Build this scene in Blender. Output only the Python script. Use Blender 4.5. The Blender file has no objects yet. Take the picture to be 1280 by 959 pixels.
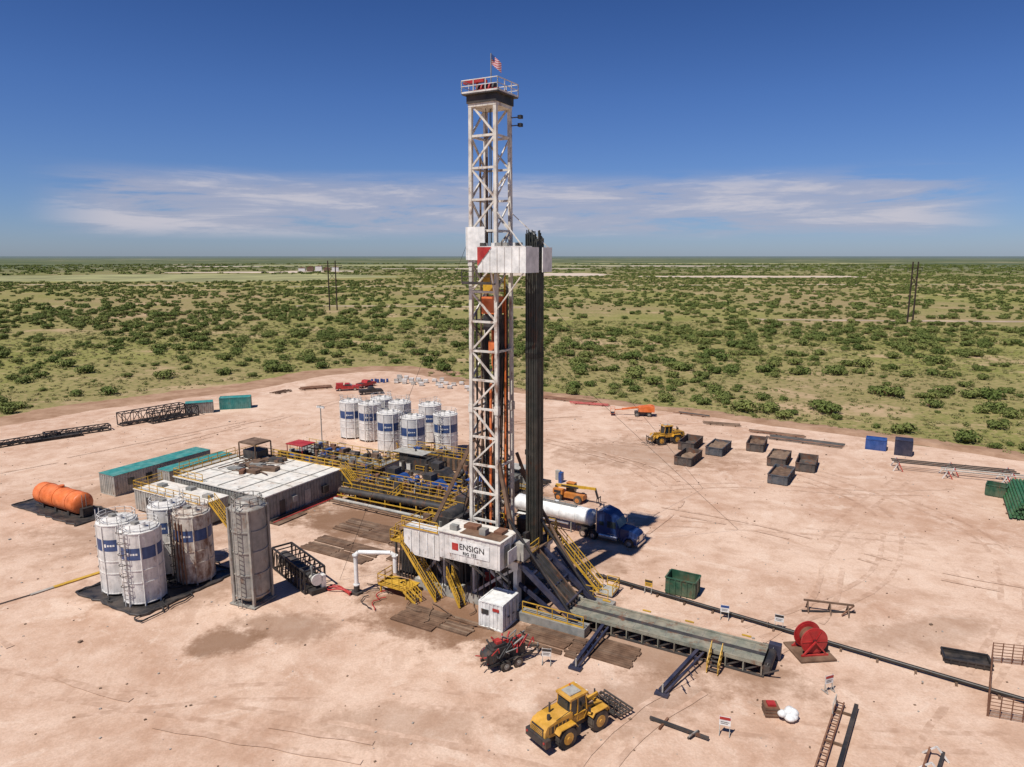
import bpy, math, random
from mathutils import Vector, Matrix, noise
random.seed(7)
sc=bpy.context.scene
sc.view_settings.view_transform='Standard'; sc.view_settings.look='None'; sc.view_settings.exposure=0
COL=sc.collection
# ---------------------------------------------------------------- materials
MATS={}
def pm(name,col,rough=.6,metal=0.,var=.18,dust=.25,rust=0,streak=.25,bump=.0,scale=1.2):
    m=bpy.data.materials.new(name);m.use_nodes=True;nt=m.node_tree;N=nt.nodes;Lk=nt.links
    b=N['Principled BSDF'];b.inputs['Roughness'].default_value=rough;b.inputs['Metallic'].default_value=metal
    tc=N.new('ShaderNodeTexCoord')
    def nz(sc_,det=4,mp=None,rg=.6):
        n=N.new('ShaderNodeTexNoise');n.inputs['Scale'].default_value=sc_;n.inputs['Detail'].default_value=det;n.inputs['Roughness'].default_value=rg
        if mp:
            q=N.new('ShaderNodeMapping');q.inputs['Scale'].default_value=mp;Lk.new(tc.outputs['Object'],q.inputs[0]);Lk.new(q.outputs[0],n.inputs[0])
        else: Lk.new(tc.outputs['Object'],n.inputs[0])
        return n.outputs['Fac']
    def ramp(x,a,bb):
        r=N.new('ShaderNodeMapRange');r.inputs[1].default_value=a;r.inputs[2].default_value=bb;r.clamp=True;Lk.new(x,r.inputs[0]);return r.outputs[0]
    def mul(x,k):
        r=N.new('ShaderNodeMath');r.operation='MULTIPLY';Lk.new(x,r.inputs[0]);r.inputs[1].default_value=k;return r.outputs[0]
    def mix(f_,c1,c2):
        r=N.new('ShaderNodeMix');r.data_type='RGBA'
        Lk.new(f_,r.inputs[0])
        for i,c in ((6,c1),(7,c2)):
            if isinstance(c,tuple): r.inputs[i].default_value=c
            else: Lk.new(c,r.inputs[i])
        return r.outputs[2]
    c=tuple(col)+(1,)
    lo=tuple(max(0,v*(1-var*1.6)) for v in col)+(1,);hi=tuple(min(1,v*(1+var)) for v in col)+(1,)
    o=mix(ramp(nz(scale,3),.3,.7),lo,hi)
    if streak: o=mix(mul(ramp(nz(2.2,3,(1.6,1.6,.12)),.5,.75),streak),o,tuple(v*.45 for v in col)+(1,))
    if dust: o=mix(mul(ramp(nz(.6,4),.4,.75),dust),o,(.46,.33,.23,1))
    if rust: o=mix(mul(ramp(nz(1.1,6,(1,1,.5),.7),.62-.25*rust,.75-.2*rust),.85),o,(.16,.06,.025,1))
    Lk.new(o,b.inputs['Base Color'])
    if bump:
        bn=N.new('ShaderNodeBump');bn.inputs['Strength'].default_value=bump;bn.inputs['Distance'].default_value=.05
        Lk.new(nz(8,3),bn.inputs['Height']);Lk.new(bn.outputs[0],b.inputs['Normal'])
    MATS[name]=m;return m
pm('white',(.72,.7,.66),.5,dust=.2,streak=.4,rust=.15)
pm('white_clean',(.78,.78,.75),.4,dust=.12,streak=.2)
pm('white_rusty',(.64,.59,.51),.6,dust=.4,streak=.6,rust=.7)
pm('mast_white',(.7,.67,.6),.5,dust=.25,rust=.42,streak=.4)
pm('roof_white',(.74,.71,.64),.7,dust=.45,rust=.2,streak=0)
pm('grey',(.25,.25,.23),.6,rust=.1)
pm('grey_light',(.40,.39,.35),.6,dust=.3,rust=.15,streak=.4)
pm('silo_grey',(.31,.3,.27),.55,dust=.3,rust=.3,streak=.5)
pm('steel_dark',(.04,.038,.037),.6,dust=.12,rust=.25)
pm('black',(.018,.018,.02),.6,dust=.12,streak=0)
pm('pipe_dark',(.024,.022,.02),.45,.3,dust=.06,rust=.1)
pm('drill_pipe',(.055,.06,.052),.45,.2,dust=.1,rust=.2)
pm('navy',(.02,.025,.055),.5,dust=.12)
pm('blue',(.015,.07,.26),.45,dust=.12)
pm('blue_band',(.025,.07,.2),.5,dust=.1,streak=.3)
pm('truck_blue',(.012,.04,.14),.25,dust=.08,streak=0,var=.05)
pm('teal',(.03,.25,.23),.55,dust=.25,rust=.1)
pm('green',(.02,.085,.045),.6,dust=.25,rust=.2)
pm('green_pipe',(.03,.13,.05),.55,dust=.15)
pm('yellow',(.6,.35,.03),.5,dust=.15,rust=.2)
pm('loader_yellow',(.6,.31,.03),.45,dust=.3,rust=.1)
pm('handler_orange',(.55,.19,.03),.5,dust=.25,streak=.3)
pm('orange',(.72,.16,.03),.5,dust=.25,streak=.3)
pm('red',(.42,.02,.02),.5,dust=.15)
pm('rust',(.17,.07,.035),.8,dust=.25)
pm('brown',(.13,.075,.045),.8,dust=.25)
pm('wood',(.14,.075,.042),.9,dust=.22,bump=.3)
pm('pole_wood',(.045,.028,.02),.9,dust=0)
pm('catwalk',(.21,.215,.165),.7,dust=.4,rust=.35)
pm('skip',(.06,.055,.052),.75,dust=.2,rust=.45)
pm('skip_blue',(.05,.07,.09),.75,dust=.25,rust=.35)
pm('mud',(.2,.13,.085),.95,dust=.3,bump=.5)
pm('liner',(.02,.02,.022),.5,dust=.2,bump=.5,streak=0)
pm('rubber',(.02,.019,.018),.85,dust=.3,streak=0)
pm('glass',(.02,.03,.035),.08,0,dust=.05,streak=0)
pm('chrome',(.6,.6,.6),.25,.9,dust=.15,streak=0)
pm('concrete',(.36,.33,.29),.9,dust=.3,bump=.2)
# ---------------------------------------------------------------- frames
WX,WY=-1.7,71.7; RA=math.radians(-29.15); CA,SA=math.cos(RA),math.sin(RA)
def S(x,y): return (WX+x*CA-y*SA, WY+x*SA+y*CA)
def link(o): COL.objects.link(o)
class M:
    def __init__(s,name,x=0,y=0,rot=0,z=0,world=False):
        s.n=name;s.V=[];s.F=[];s.I=[];s.S=[];s.slots=[]
        if world: s.loc=(x,y,z);s.r=math.radians(rot)
        else:
            X,Y=S(x,y);s.loc=(X,Y,z);s.r=RA+math.radians(rot)
        s.T=None
    def mi(s,m):
        if m not in s.slots:s.slots.append(m)
        return s.slots.index(m)
    def add(s,vs,fs,m,sm=False):
        k=len(s.V)
        for v in vs:
            v=Vector(v)
            if s.T is not None: v=s.T@v
            s.V.append(v)
        i=s.mi(m)
        for f in fs:
            s.F.append([a+k for a in f]);s.I.append(i);s.S.append(sm)
    BF=[(0,3,2,1),(4,5,6,7),(0,1,5,4),(1,2,6,5),(2,3,7,6),(3,0,4,7)]
    def bx(s,x0,x1,y0,y1,z0,z1,m):
        s.add([(x0,y0,z0),(x1,y0,z0),(x1,y1,z0),(x0,y1,z0),(x0,y0,z1),(x1,y0,z1),(x1,y1,z1),(x0,y1,z1)],s.BF,m)
    def box(s,c,d,m,rx=0,ry=0,rz=0):
        R=Matrix.Translation(c)@Matrix.Rotation(math.radians(rz),4,'Z')@Matrix.Rotation(math.radians(ry),4,'Y')@Matrix.Rotation(math.radians(rx),4,'X')
        a,b,e=d[0]/2,d[1]/2,d[2]/2
        s.add([R@Vector(v) for v in [(-a,-b,-e),(a,-b,-e),(a,b,-e),(-a,b,-e),(-a,-b,e),(a,-b,e),(a,b,e),(-a,b,e)]],s.BF,m)
    def beam(s,p,q,w,m,h=None):
        p=Vector(p);q=Vector(q);h=h or w;d=(q-p)
        if d.length<1e-5:return
        d.normalize();up=Vector((0,0,1)) if abs(d.z)<.95 else Vector((1,0,0))
        a=d.cross(up).normalized();b=a.cross(d).normalized();a*=w/2;b*=h/2
        s.add([p-a-b,p+a-b,p+a+b,p-a+b,q-a-b,q+a-b,q+a+b,q-a+b],s.BF,m)
    def cyl(s,p,q,r,m,n=14,r2=None,cap=True,sm=True):
        p=Vector(p);q=Vector(q);d=(q-p)
        if d.length<1e-5:return
        d.normalize();r2=r if r2 is None else r2
        up=Vector((0,0,1)) if abs(d.z)<.95 else Vector((1,0,0))
        a=d.cross(up).normalized();b=d.cross(a).normalized()
        A=[];B=[]
        for i in range(n):
            t=2*math.pi*i/n;o=a*math.cos(t)+b*math.sin(t);A.append(p+o*r);B.append(q+o*r2)
        s.add(A+B,[(i,(i+1)%n,n+(i+1)%n,n+i) for i in range(n)],m,sm)
        if cap:
            s.add(A,[tuple(range(n-1,-1,-1))],m);s.add(B,[tuple(range(n))],m)
    def ell(s,c,rx,ry,rz,m,n=14,k=8,zmin=-1):
        vs=[];fs=[]
        for j in range(k+1):
            ph=-math.pi/2+math.pi*j/k
            for i in range(n):
                t=2*math.pi*i/n;vs.append((c[0]+rx*math.cos(ph)*math.cos(t),c[1]+ry*math.cos(ph)*math.sin(t),c[2]+rz*max(zmin,math.sin(ph))))
        for j in range(k):
            for i in range(n): fs.append((j*n+i,j*n+(i+1)%n,(j+1)*n+(i+1)%n,(j+1)*n+i))
        s.add(vs,fs,m,True)
    def prism(s,pr,y0,y1,m,inset=0):
        n=len(pr);A=[(x,y0,z) for x,z in pr];B=[(x,y1,z) for x,z in pr]
        s.add(A+B,[tuple(range(n)),tuple(range(2*n-1,n-1,-1))]+[(i,n+i,n+(i+1)%n,(i+1)%n) for i in range(n)],m)
    def path(s,pts,r,m,n=8):
        for a,b in zip(pts[:-1],pts[1:]): s.cyl(a,b,r,m,n,cap=True)
    def rail(s,pts,m='yellow',h=1.1,r=.035,sp=1.5):
        for a,b in zip(pts[:-1],pts[1:]):
            a=Vector(a);b=Vector(b);k=max(1,int((b-a).length/sp));up=Vector((0,0,h))
            for i in range(k+1):
                p=a.lerp(b,i/k);s.beam(p,p+up,r*2,m)
            s.beam(a+up,b+up,r*2,m);s.beam(a+up*.55,b+up*.55,r*1.6,m);s.beam(a+Vector((0,0,.08)),b+Vector((0,0,.08)),.03,m,.14)
    def stairs(s,pt,pb,w,m='yellow',ms='steel_dark'):
        pt=Vector(pt);pb=Vector(pb);d=pb-pt;hd=Vector((d.x,d.y,0)).normalized();sd=Vector((-hd.y,hd.x,0))*w/2
        for k in (-1,1):
            s.beam(pt+sd*k,pb+sd*k,.08,m,.25)
            s.beam(pt+sd*k+Vector((0,0,1)),pb+sd*k+Vector((0,0,1)),.07,m);s.beam(pt+sd*k+Vector((0,0,.55)),pb+sd*k+Vector((0,0,.55)),.05,m)
            for i in range(5):
                p=pt.lerp(pb,i/4)+sd*k;s.beam(p,p+Vector((0,0,1)),.06,m)
        n=max(2,int(abs(d.z)/.22))
        for i in range(1,n):
            p=pt.lerp(pb,i/n);s.beam(p-sd,p+sd,.24,ms,.04)
    def tire(s,c,r,w,hub='steel_dark',n=20):
        x,y,z=c
        s.cyl((x,y-w/2,z),(x,y+w/2,z),r*.94,'rubber',n)
        s.cyl((x,y-w*.36,z),(x,y+w*.36,z),r,'rubber',n)
        for k in (-1,1): s.cyl((x,y+k*w*.5,z),(x,y+k*(w*.5+.02),z),r*.55,hub,12);s.cyl((x,y+k*w*.5,z),(x,y+k*(w*.5+.07),z),r*.2,hub,8)
        for i in range(n):
            t=2*math.pi*i/n
            s.box((x+math.cos(t)*r,y,z+math.sin(t)*r),(.05,w*.75,.05),'rubber',ry=-math.degrees(t))
    def ribs(s,x0,x1,y0,y1,z0,z1,m,sp=.4,d=.05):
        n=int((x1-x0)/sp)
        for i in range(n):
            x=x0+(i+.5)*(x1-x0)/n
            s.bx(x-sp*.22,x+sp*.22,y0-d,y0-.001,z0+.12,z1-.12,m);s.bx(x-sp*.22,x+sp*.22,y1+.001,y1+d,z0+.12,z1-.12,m)
        n=int((y1-y0)/sp)
        for i in range(n):
            y=y0+(i+.5)*(y1-y0)/n
            s.bx(x1+.001,x1+d,y-sp*.22,y+sp*.22,z0+.12,z1-.12,m);s.bx(x0-d,x0-.001,y-sp*.22,y+sp*.22,z0+.12,z1-.12,m)
    def frame(s,x0,x1,y0,y1,z0,z1,w,m):
        for x in (x0,x1):
            for y in (y0,y1): s.beam((x,y,z0),(x,y,z1),w,m)
            for z in (z0,z1): s.beam((x,y0,z),(x,y1,z),w,m)
        for y in (y0,y1):
            for z in (z0,z1): s.beam((x0,y,z),(x1,y,z),w,m)
    def done(s,bevel=0):
        me=bpy.data.meshes.new(s.n);me.from_pydata([tuple(v) for v in s.V],[],s.F)
        me.polygons.foreach_set('material_index',s.I);me.polygons.foreach_set('use_smooth',s.S)
        for m in s.slots: me.materials.append(MATS[m])
        me.update()
        o=bpy.data.objects.new(s.n,me);link(o);o.location=s.loc;o.rotation_euler=(0,0,s.r)
        if bevel:
            b=o.modifiers.new('b','BEVEL');b.width=bevel;b.segments=2;b.limit_method='ANGLE';b.angle_limit=math.radians(50);b.harden_normals=False
        s.o=o;return o
def container(name,x,y,l,w,h,m,rot=0,mr=None,world=False,door='x'):
    o=M(name,x,y,rot,0,world);o.bx(-l/2,l/2,-w/2,w/2,.12,h,m);o.frame(-l/2,l/2,-w/2,w/2,.1,h,.14,m)
    o.ribs(-l/2,l/2,-w/2,w/2,.12,h,m)
    if mr:o.bx(-l/2-.1,l/2+.1,-w/2-.1,w/2+.1,h+.073,h+.13,mr)
    for y_ in (-.35,-.12,.12,.35): o.beam((l/2+.1,y_*w,.3),(l/2+.1,y_*w,h-.2),.05,'grey_light')
    for y_ in (-.15,.15): o.bx(l/2+.06,l/2+.14,y_*w-.15,y_*w+.15,1.1,1.2,'steel_dark')
    return o
# ---------------------------------------------------------------- ground, pad
def nodes_mat(name):
    m=bpy.data.materials.new(name);m.use_nodes=True;return m,m.node_tree
class NB:
    def __init__(s,m): s.nt=m.node_tree;s.N=s.nt.nodes;s.L=s.nt.links;s.tc=s.N.new('ShaderNodeTexCoord')
    def noise(s,sc_,det=4,mp=None,rot=0,rg=.55,src=None,dist=0):
        n=s.N.new('ShaderNodeTexNoise');n.inputs['Scale'].default_value=sc_;n.inputs['Detail'].default_value=det;n.inputs['Roughness'].default_value=rg;n.inputs['Distortion'].default_value=dist
        src=src or s.tc.outputs['Object']
        if mp:
            r=s.N.new('ShaderNodeMapping');r.inputs['Rotation'].default_value=(0,0,math.radians(rot));s.L.new(src,r.inputs[0])
            q=s.N.new('ShaderNodeMapping');q.inputs['Scale'].default_value=mp;s.L.new(r.outputs[0],q.inputs[0]);s.L.new(q.outputs[0],n.inputs[0])
        else: s.L.new(src,n.inputs[0])
        return n.outputs['Fac']
    def rng(s,x,a,b,c=0,d=1,smooth=False):
        r=s.N.new('ShaderNodeMapRange')
        if smooth:r.interpolation_type='SMOOTHSTEP'
        for i,v in enumerate((a,b,c,d)): r.inputs[i+1].default_value=v
        s.L.new(x,r.inputs[0]);return r.outputs[0]
    def math(s,op,a,b=0.,clamp=False):
        r=s.N.new('ShaderNodeMath');r.operation=op;r.use_clamp=clamp
        for i,v in enumerate((a,b)):
            if isinstance(v,(int,float)): r.inputs[i].default_value=v
            else: s.L.new(v,r.inputs[i])
        return r.outputs[0]
    def mix(s,f,a,b,bt='MIX'):
        r=s.N.new('ShaderNodeMix');r.data_type='RGBA';r.blend_type=bt
        if isinstance(f,(int,float)): r.inputs[0].default_value=f
        else: s.L.new(f,r.inputs[0])
        for i,c in ((6,a),(7,b)):
            if isinstance(c,tuple): r.inputs[i].default_value=(c+(1,))[:4]
            else: s.L.new(c,r.inputs[i])
        return r.outputs[2]
    def spot(s,x,y,rx,ry,rot=0,nz=None):
        q=s.N.new('ShaderNodeMapping');q.vector_type='TEXTURE'
        q.inputs['Location'].default_value=(x,y,0);q.inputs['Rotation'].default_value=(0,0,math.radians(rot));q.inputs['Scale'].default_value=(rx,ry,1)
        s.L.new(s.tc.outputs['Object'],q.inputs[0])
        l=s.N.new('ShaderNodeVectorMath');l.operation='LENGTH';s.L.new(q.outputs[0],l.inputs[0])
        v=l.outputs['Value']
        if nz is not None: v=s.math('ADD',v,s.math('MULTIPLY',s.math('SUBTRACT',nz,.5),1.8))
        return s.rng(v,1.1,.5,0,1,True)
# ground
m,nt=nodes_mat('scrubland');k=NB(m);b=k.N['Principled BSDF'];b.inputs['Roughness'].default_value=1;b.inputs['Specular IOR Level'].default_value=.1
big=k.noise(.006,4,rg=.6);mid=k.noise(.05,4,rg=.65);fin=k.noise(.7,4,rg=.7)
c=k.mix(k.rng(mid,.35,.65),(.175,.185,.045),(.27,.25,.085))
c=k.mix(k.rng(big,.42,.6),c,(.28,.22,.105))
c=k.mix(k.math('MULTIPLY',k.rng(fin,.52,.68),.65),c,(.42,.28,.175))
c=k.mix(k.math('MULTIPLY',k.rng(fin,.48,.35),.6),c,(.085,.105,.028))
c=k.mix(k.math('MULTIPLY',k.rng(k.noise(.02,6,rg=.75),.54,.63),.7),c,(.48,.33,.21))
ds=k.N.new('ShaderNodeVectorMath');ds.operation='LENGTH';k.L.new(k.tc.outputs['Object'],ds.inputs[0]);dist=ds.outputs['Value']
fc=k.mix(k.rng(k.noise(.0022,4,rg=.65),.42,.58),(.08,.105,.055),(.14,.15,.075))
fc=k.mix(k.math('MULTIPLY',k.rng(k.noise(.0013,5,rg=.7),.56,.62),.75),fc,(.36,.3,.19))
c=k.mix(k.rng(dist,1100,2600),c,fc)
c=k.mix(k.rng(dist,5000,16000,0,.75),c,(.11,.15,.17))  # far ground fades to blue-grey: distance haze painted into the base colour
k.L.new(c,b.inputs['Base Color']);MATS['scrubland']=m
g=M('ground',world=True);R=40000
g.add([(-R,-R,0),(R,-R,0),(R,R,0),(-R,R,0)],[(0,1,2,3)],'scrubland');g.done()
# caliche
def caliche(name,k_dark):
    m,nt=nodes_mat(name);k=NB(m);b=k.N['Principled BSDF'];b.inputs['Roughness'].default_value=.95;b.inputs['Specular IOR Level'].default_value=.15
    n1=k.noise(.04,5,rg=.65,dist=1.2);n2=k.noise(.35,5,rg=.72)
    c=k.mix(k.rng(n1,.35,.65),(.49,.305,.21),(.68,.49,.37))
    c=k.mix(k.math('MULTIPLY',k.rng(n2,.45,.68),.5),c,(.76,.58,.46))
    c=k.mix(k.math('MULTIPLY',k.rng(n2,.46,.3),.5),c,(.42,.25,.165))
    if k_dark:
        f=k.rng(k.noise(1.1,4,rg=.7),.35,.6,0,.8)
        c=k.mix(k.math('MULTIPLY',f,k_dark),c,(.34,.205,.135));k.L.new(c,b.inputs['Base Color']);MATS[name]=m;return
    n4=k.noise(.09,6,rg=.72,dist=2.5)
    c=k.mix(k.rng(n4,.53,.62,0,.4),c,(.43,.265,.18))
    c=k.mix(k.rng(n4,.44,.36,0,.45),c,(.76,.6,.48))
    nn=n2
    for x,y,rx,ry,rot,f in ((-25.6,58.5,4.2,2.6,20,.8),(-21,61,6,3,-10,.55),(-3,68,15,12,-29,.7),(-19,86,13,6,-29,.85),(-8,63,9,5,-29,.7),(-36,70,9,7,0,.5),(12,58,16,5,-29,.6),(-10,92,22,11,0,.6),(25,120,20,12,0,.4),(-45,85,16,10,0,.35),(-2,61,7,4,-29,.7),(-30,112,18,8,0,.5),(8,49,10,4,20,.35),(-8,47,7,3,0,.3),(6,76,9,5,0,.45),(38,60,9,3,15,.3),(-58,98,10,6,0,.4)):
        c=k.mix(k.math('MULTIPLY',k.spot(x,y,rx,ry,rot,nn),f),c,(.2,.108,.062))
    n3=k.noise(5,3,rg=.75)
    c=k.mix(k.math('MULTIPLY',k.rng(n3,.38,.7),.32),c,(.3,.19,.12))
    k.L.new(c,b.inputs['Base Color'])
    bn=k.N.new('ShaderNodeBump');bn.inputs['Strength'].default_value=.6;bn.inputs['Distance'].default_value=.1
    k.L.new(k.noise(1.3,4,rg=.75),bn.inputs['Height']);k.L.new(bn.outputs[0],b.inputs['Normal'])
    MATS[name]=m
caliche('caliche',0);caliche('caliche_track',.75)
m,nt=nodes_mat('dirt');k=NB(m);b=k.N['Principled BSDF'];b.inputs['Roughness'].default_value=1;b.inputs['Specular IOR Level'].default_value=.1
c=k.mix(k.rng(k.noise(.2,5,rg=.7),.35,.65),(.27,.155,.095),(.42,.27,.18))
k.L.new(c,b.inputs['Base Color']);MATS['dirt']=m
EDGE=[(-260,40),(-170,88),(-128,118),(-102.7,138.7),(-92.6,157.7),(-66,178.9),(-55.2,201.3),(-38.8,213),(-26,203),(-12.9,188.4),(7.9,171.7),(37.2,153.5),(52.6,142.1),(67.5,132.2),(86.6,116),(135,78),(200,20)]
def resamp(P,st):
    o=[]
    for a,b_ in zip(P[:-1],P[1:]):
        a=Vector(a);b_=Vector(b_);n=max(1,int((b_-a).length/st))
        for i in range(n):o.append(a.lerp(b_,i/n))
    o.append(Vector(P[-1]));return o
def smooth(P,it=6):
    for _ in range(it):
        P=[P[0]]+[(P[i-1]+P[i]*2+P[i+1])/4 for i in range(1,len(P)-1)]+[P[-1]]
    return P
E=smooth(resamp(EDGE,1.5),40)
def nrm(P,i):
    d=(P[min(i+1,len(P)-1)]-P[max(i-1,0)]).normalized();return Vector((-d.y,d.x))
def jag(P,off,amp,z,seed):
    o=[]
    for i,p in enumerate(P):
        q=noise.noise((p.x*.35,p.y*.35,seed))*amp+noise.noise((p.x*.06,p.y*.06,seed))*amp*1.6
        r=p+nrm(P,i)*(off+q);o.append((r.x,r.y,z))
    return o
pad=M('caliche_pad',world=True);v=jag(E,0,1.0,.03,1)+[(220,-120,.03),(-280,-120,.03)]
pad.add(v,[tuple(range(len(v)-1,-1,-1))],'caliche');pad.done()
# tyre tracks pressed into the pad
TR=[((-50,45),(-20,52),(10,48),(35,44),(60,50)),((-60,58),(-40,52),(-15,47),(8,40),(20,30)),((20,48),(30,70),(45,90),(60,105)),((25,40),(48,62),(60,82),(50,110),(30,120)),((15,88),(40,84),(62,78),(90,70)),
    ((18,100),(34,104),(50,98),(70,100)),((22,60),(40,70),(52,92),(42,112)),((-60,112),(-40,108),(-15,125),(10,130),(28,124)),((-62,125),(-48,150),(-40,168)),((-20,150),(0,135),(20,115),(24,95)),
    ((-100,95),(-80,110),(-65,130),(-50,150)),((2,35),(6,46),(18,54),(30,62),(36,75)),((-5,140),(15,150),(35,140)),((20,92),(32,86),(44,72),(56,66),(80,60)),((-70,75),(-52,62),(-36,50),(-10,44)),((16,84),(26,98),(24,112),(12,122))]
tk=M('tyre_tracks',world=True)
for qi,t in enumerate(TR):
    P=smooth(resamp(t,1.0),90);zz=.034+.004*qi
    for off in (-1.0,1.0):
        A_=[];B_=[]
        for i,p in enumerate(P):
            n_=nrm(P,i);w1=.26+.2*noise.noise((i*.4,off,qi));w2=.26+.2*noise.noise((i*.4,off+5,qi))
            a=p+n_*(off-w1);b_=p+n_*(off+w2);A_.append((a.x,a.y,zz));B_.append((b_.x,b_.y,zz))
        n_=len(P)
        fs=[(i,i+1,n_+i+1,n_+i) for i in range(n_-1) if noise.noise((i*.12,qi*3.3,off*.2))>-.08]
        tk.add(A_+B_,fs,'caliche_track')
tk.done()
rd=M('dirt_road',world=True)
nE=len(E);iL=[i for i in range(nE) if E[i].x<-20]
A_=jag([E[i] for i in iL],-1.5,.5,.012,2);B_=jag([E[i] for i in iL],11,1.8,.012,3)
n_=len(A_);rd.add(A_+B_,[(i,i+1,n_+i+1,n_+i) for i in range(n_-1)],'dirt')
rd.done()
bm_=M('earth_berm',world=True)
iR=[i for i in range(nE) if E[i].x>-22 ]
PP=[E[i] for i in iR];n_=len(PP)
rows=[jag(PP,-1.2,.6,.04,4),jag(PP,.6,.8,.42,5),jag(PP,2.2,1,.35,6),jag(PP,5.2,1.8,.01,7)]
vv=[]
for r in rows:
    for p in r: vv.append((p[0],p[1],max(.005,p[2]*(1+.8*noise.noise((p[0]*.4,p[1]*.4,9))))))
bm_.add(vv,[(j*n_+i,j*n_+i+1,(j+1)*n_+i+1,(j+1)*n_+i) for j in range(3) for i in range(n_-1)],'dirt',True);bm_.done()
def blob(name,x,y,rx,ry,m,z=.06,rot=0,sd=0,mesh=None):
    o=mesh or M(name,world=True);n=48;v=[]
    for i in range(n):
        t=2*math.pi*i/n;q=1+.5*noise.noise((math.cos(t)*1.5,math.sin(t)*1.5,sd+x*.01))+.15*noise.noise((math.cos(t)*5,math.sin(t)*5,sd))
        a=rx*q*math.cos(t);b_=ry*q*math.sin(t);c_=math.cos(rot);s_=math.sin(rot);v.append((x+a*c_-b_*s_,y+a*s_+b_*c_,z))
    o.add(v,[tuple(range(n))],m);return o
pm('far_caliche',(.58,.47,.37),.95,streak=0,scale=.02);pm('road_caliche',(.45,.34,.24),.95,streak=0,scale=.05,var=.3);pm('far_grass',(.29,.28,.12),.95,streak=0,dust=0,scale=.01,var=.3)
CLEAR=[]
for a in ((80,1330,110,110),(400,1180,170,60),(-30,1900,300,60),(560,2400,350,100),(-420,1600,90,60),(-900,2300,200,70),(-560,1500,150,60)):
    blob('distant_well_pad',*a,'far_caliche',sd=a[0]).done();CLEAR.append(a)
for a in ((-560,1150,420,190),(-300,2600,700,300),(900,3200,900,200)):
    blob('distant_grass_field',*a,'far_grass',z=.03,sd=a[1]).done();CLEAR.append(a)
ROADS=[((132,386),(190,376),(300,372)),((-150,492),(-60,486),(10,478)),((-900,900),(-200,800),(500,870),(1300,800))]
for rp in ROADS:
    P=smooth(resamp(rp,6),25);o=M('lease_road',world=True);a_=jag(P,-3.6,2.4,.05,3);b_=jag(P,3.6,2.4,.05,8);n_=len(a_);o.add(a_+b_,[(i,i+1,n_+i+1,n_+i) for i in range(n_-1)],'road_caliche' if rp[0][1]<800 else 'far_caliche');o.done()
def segd(p,a,b_):
    a=Vector(a);b_=Vector(b_);d=b_-a;t=max(0,min(1,(p-a).dot(d)/d.length_squared));return (p-a-d*t).length
def cleared(x,y):
    for a in CLEAR:
        if ((x-a[0])/a[2])**2+((y-a[1]+15)/(a[3]+20))**2<1:return True
    if y<1000:
        p=Vector((x,y))
        for rp in ROADS:
            for a,b_ in zip(rp[:-1],rp[1:]):
                if segd(p,a,b_)<9+5*(y>600):return True
    return False
o=M('distant_metal_building',-425,1590,8,world=True)
for i in range(5): o.bx(-45+i*18,-31+i*18,-6,6,0,7+i%3*2,'brown' if i%2 else 'white');o.prism([(-45+i*18,7+i%3*2),(-38+i*18,9+i%3*2),(-31+i*18,7+i%3*2)],-6.3,6.3,'rust')
o.done()
def hpole(x,y,rot,h=31):
    o=M('power_pole',x,y,rot,world=True)
    for k_ in (-2.3,2.3): o.cyl((k_,0,0),(k_,0,h),.42,'pole_wood',10,.34)
    o.beam((-6.5,0,h*.9),(6.5,0,h*.9),.36,'pole_wood');o.beam((-2.3,0,h*.78),(2.3,0,h*.6),.22,'pole_wood');o.beam((2.3,0,h*.78),(-2.3,0,h*.6),.22,'pole_wood')
    for q in (-6,0,6): o.cyl((q,0,h*.9),(q,0,h*.9-1.8),.12,'grey',6)
    o.done()
hpole(-112.8,450,25);hpole(204,364,30)
# ---------------------------------------------------------------- vegetation
def leafmat(name,c1,c2):
    m,nt=nodes_mat(name);k=NB(m);b=k.N['Principled BSDF'];b.inputs['Roughness'].default_value=.8;b.inputs['Specular IOR Level'].default_value=.2
    oi=k.N.new('ShaderNodeObjectInfo')
    c=k.mix(oi.outputs['Random'],c1,c2)
    c=k.mix(k.rng(k.noise(2.5,2),.35,.65),c,k.mix(.35,c,(.03,.05,.015)))
    k.L.new(c,b.inputs['Base Color']);MATS[name]=m
leafmat('mesquite_leaf',(.1,.135,.03),(.2,.215,.06))
leafmat('grass_leaf',(.19,.2,.06),(.34,.29,.13))
def bushmesh(name,sd,nl,R_,H_,leaf,m):
    rr=random.Random(sd);o=M(name,world=True)
    lobes=[(rr.uniform(-.55,.55)*R_,rr.uniform(-.55,.55)*R_,H_*rr.uniform(.3,.6),rr.uniform(.35,.6)*R_) for _ in range(7)]
    if nl>150:
        for l in lobes[:5]: o.cyl((0,0,0),(l[0],l[1],l[2]),.05,'rust',5,.02)
    for i in range(nl):
        l=lobes[rr.randrange(7)];d=Vector((rr.gauss(0,1),rr.gauss(0,1),rr.gauss(0,1)+.3)).normalized()*l[3]*rr.uniform(.75,1.05)
        p=Vector((l[0]+d.x,l[1]+d.y,l[2]+d.z*.75*H_/R_))
        if p.z<.03:p.z=rr.uniform(.03,.3)
        nd=(d.normalized()+Vector((rr.gauss(0,.4),rr.gauss(0,.4),rr.gauss(0,.4)+.3))).normalized()
        a=nd.orthogonal().normalized();b_=nd.cross(a);t=rr.uniform(0,6.3);a,b_=a*math.cos(t)+b_*math.sin(t),b_*math.cos(t)-a*math.sin(t)
        a=a*leaf*rr.uniform(.6,1.3);b_=b_*leaf*.7
        o.add([p-a,p-b_*.6,p+a,p+b_*.6],[(0,1,2,3)],m)
    return o
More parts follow.
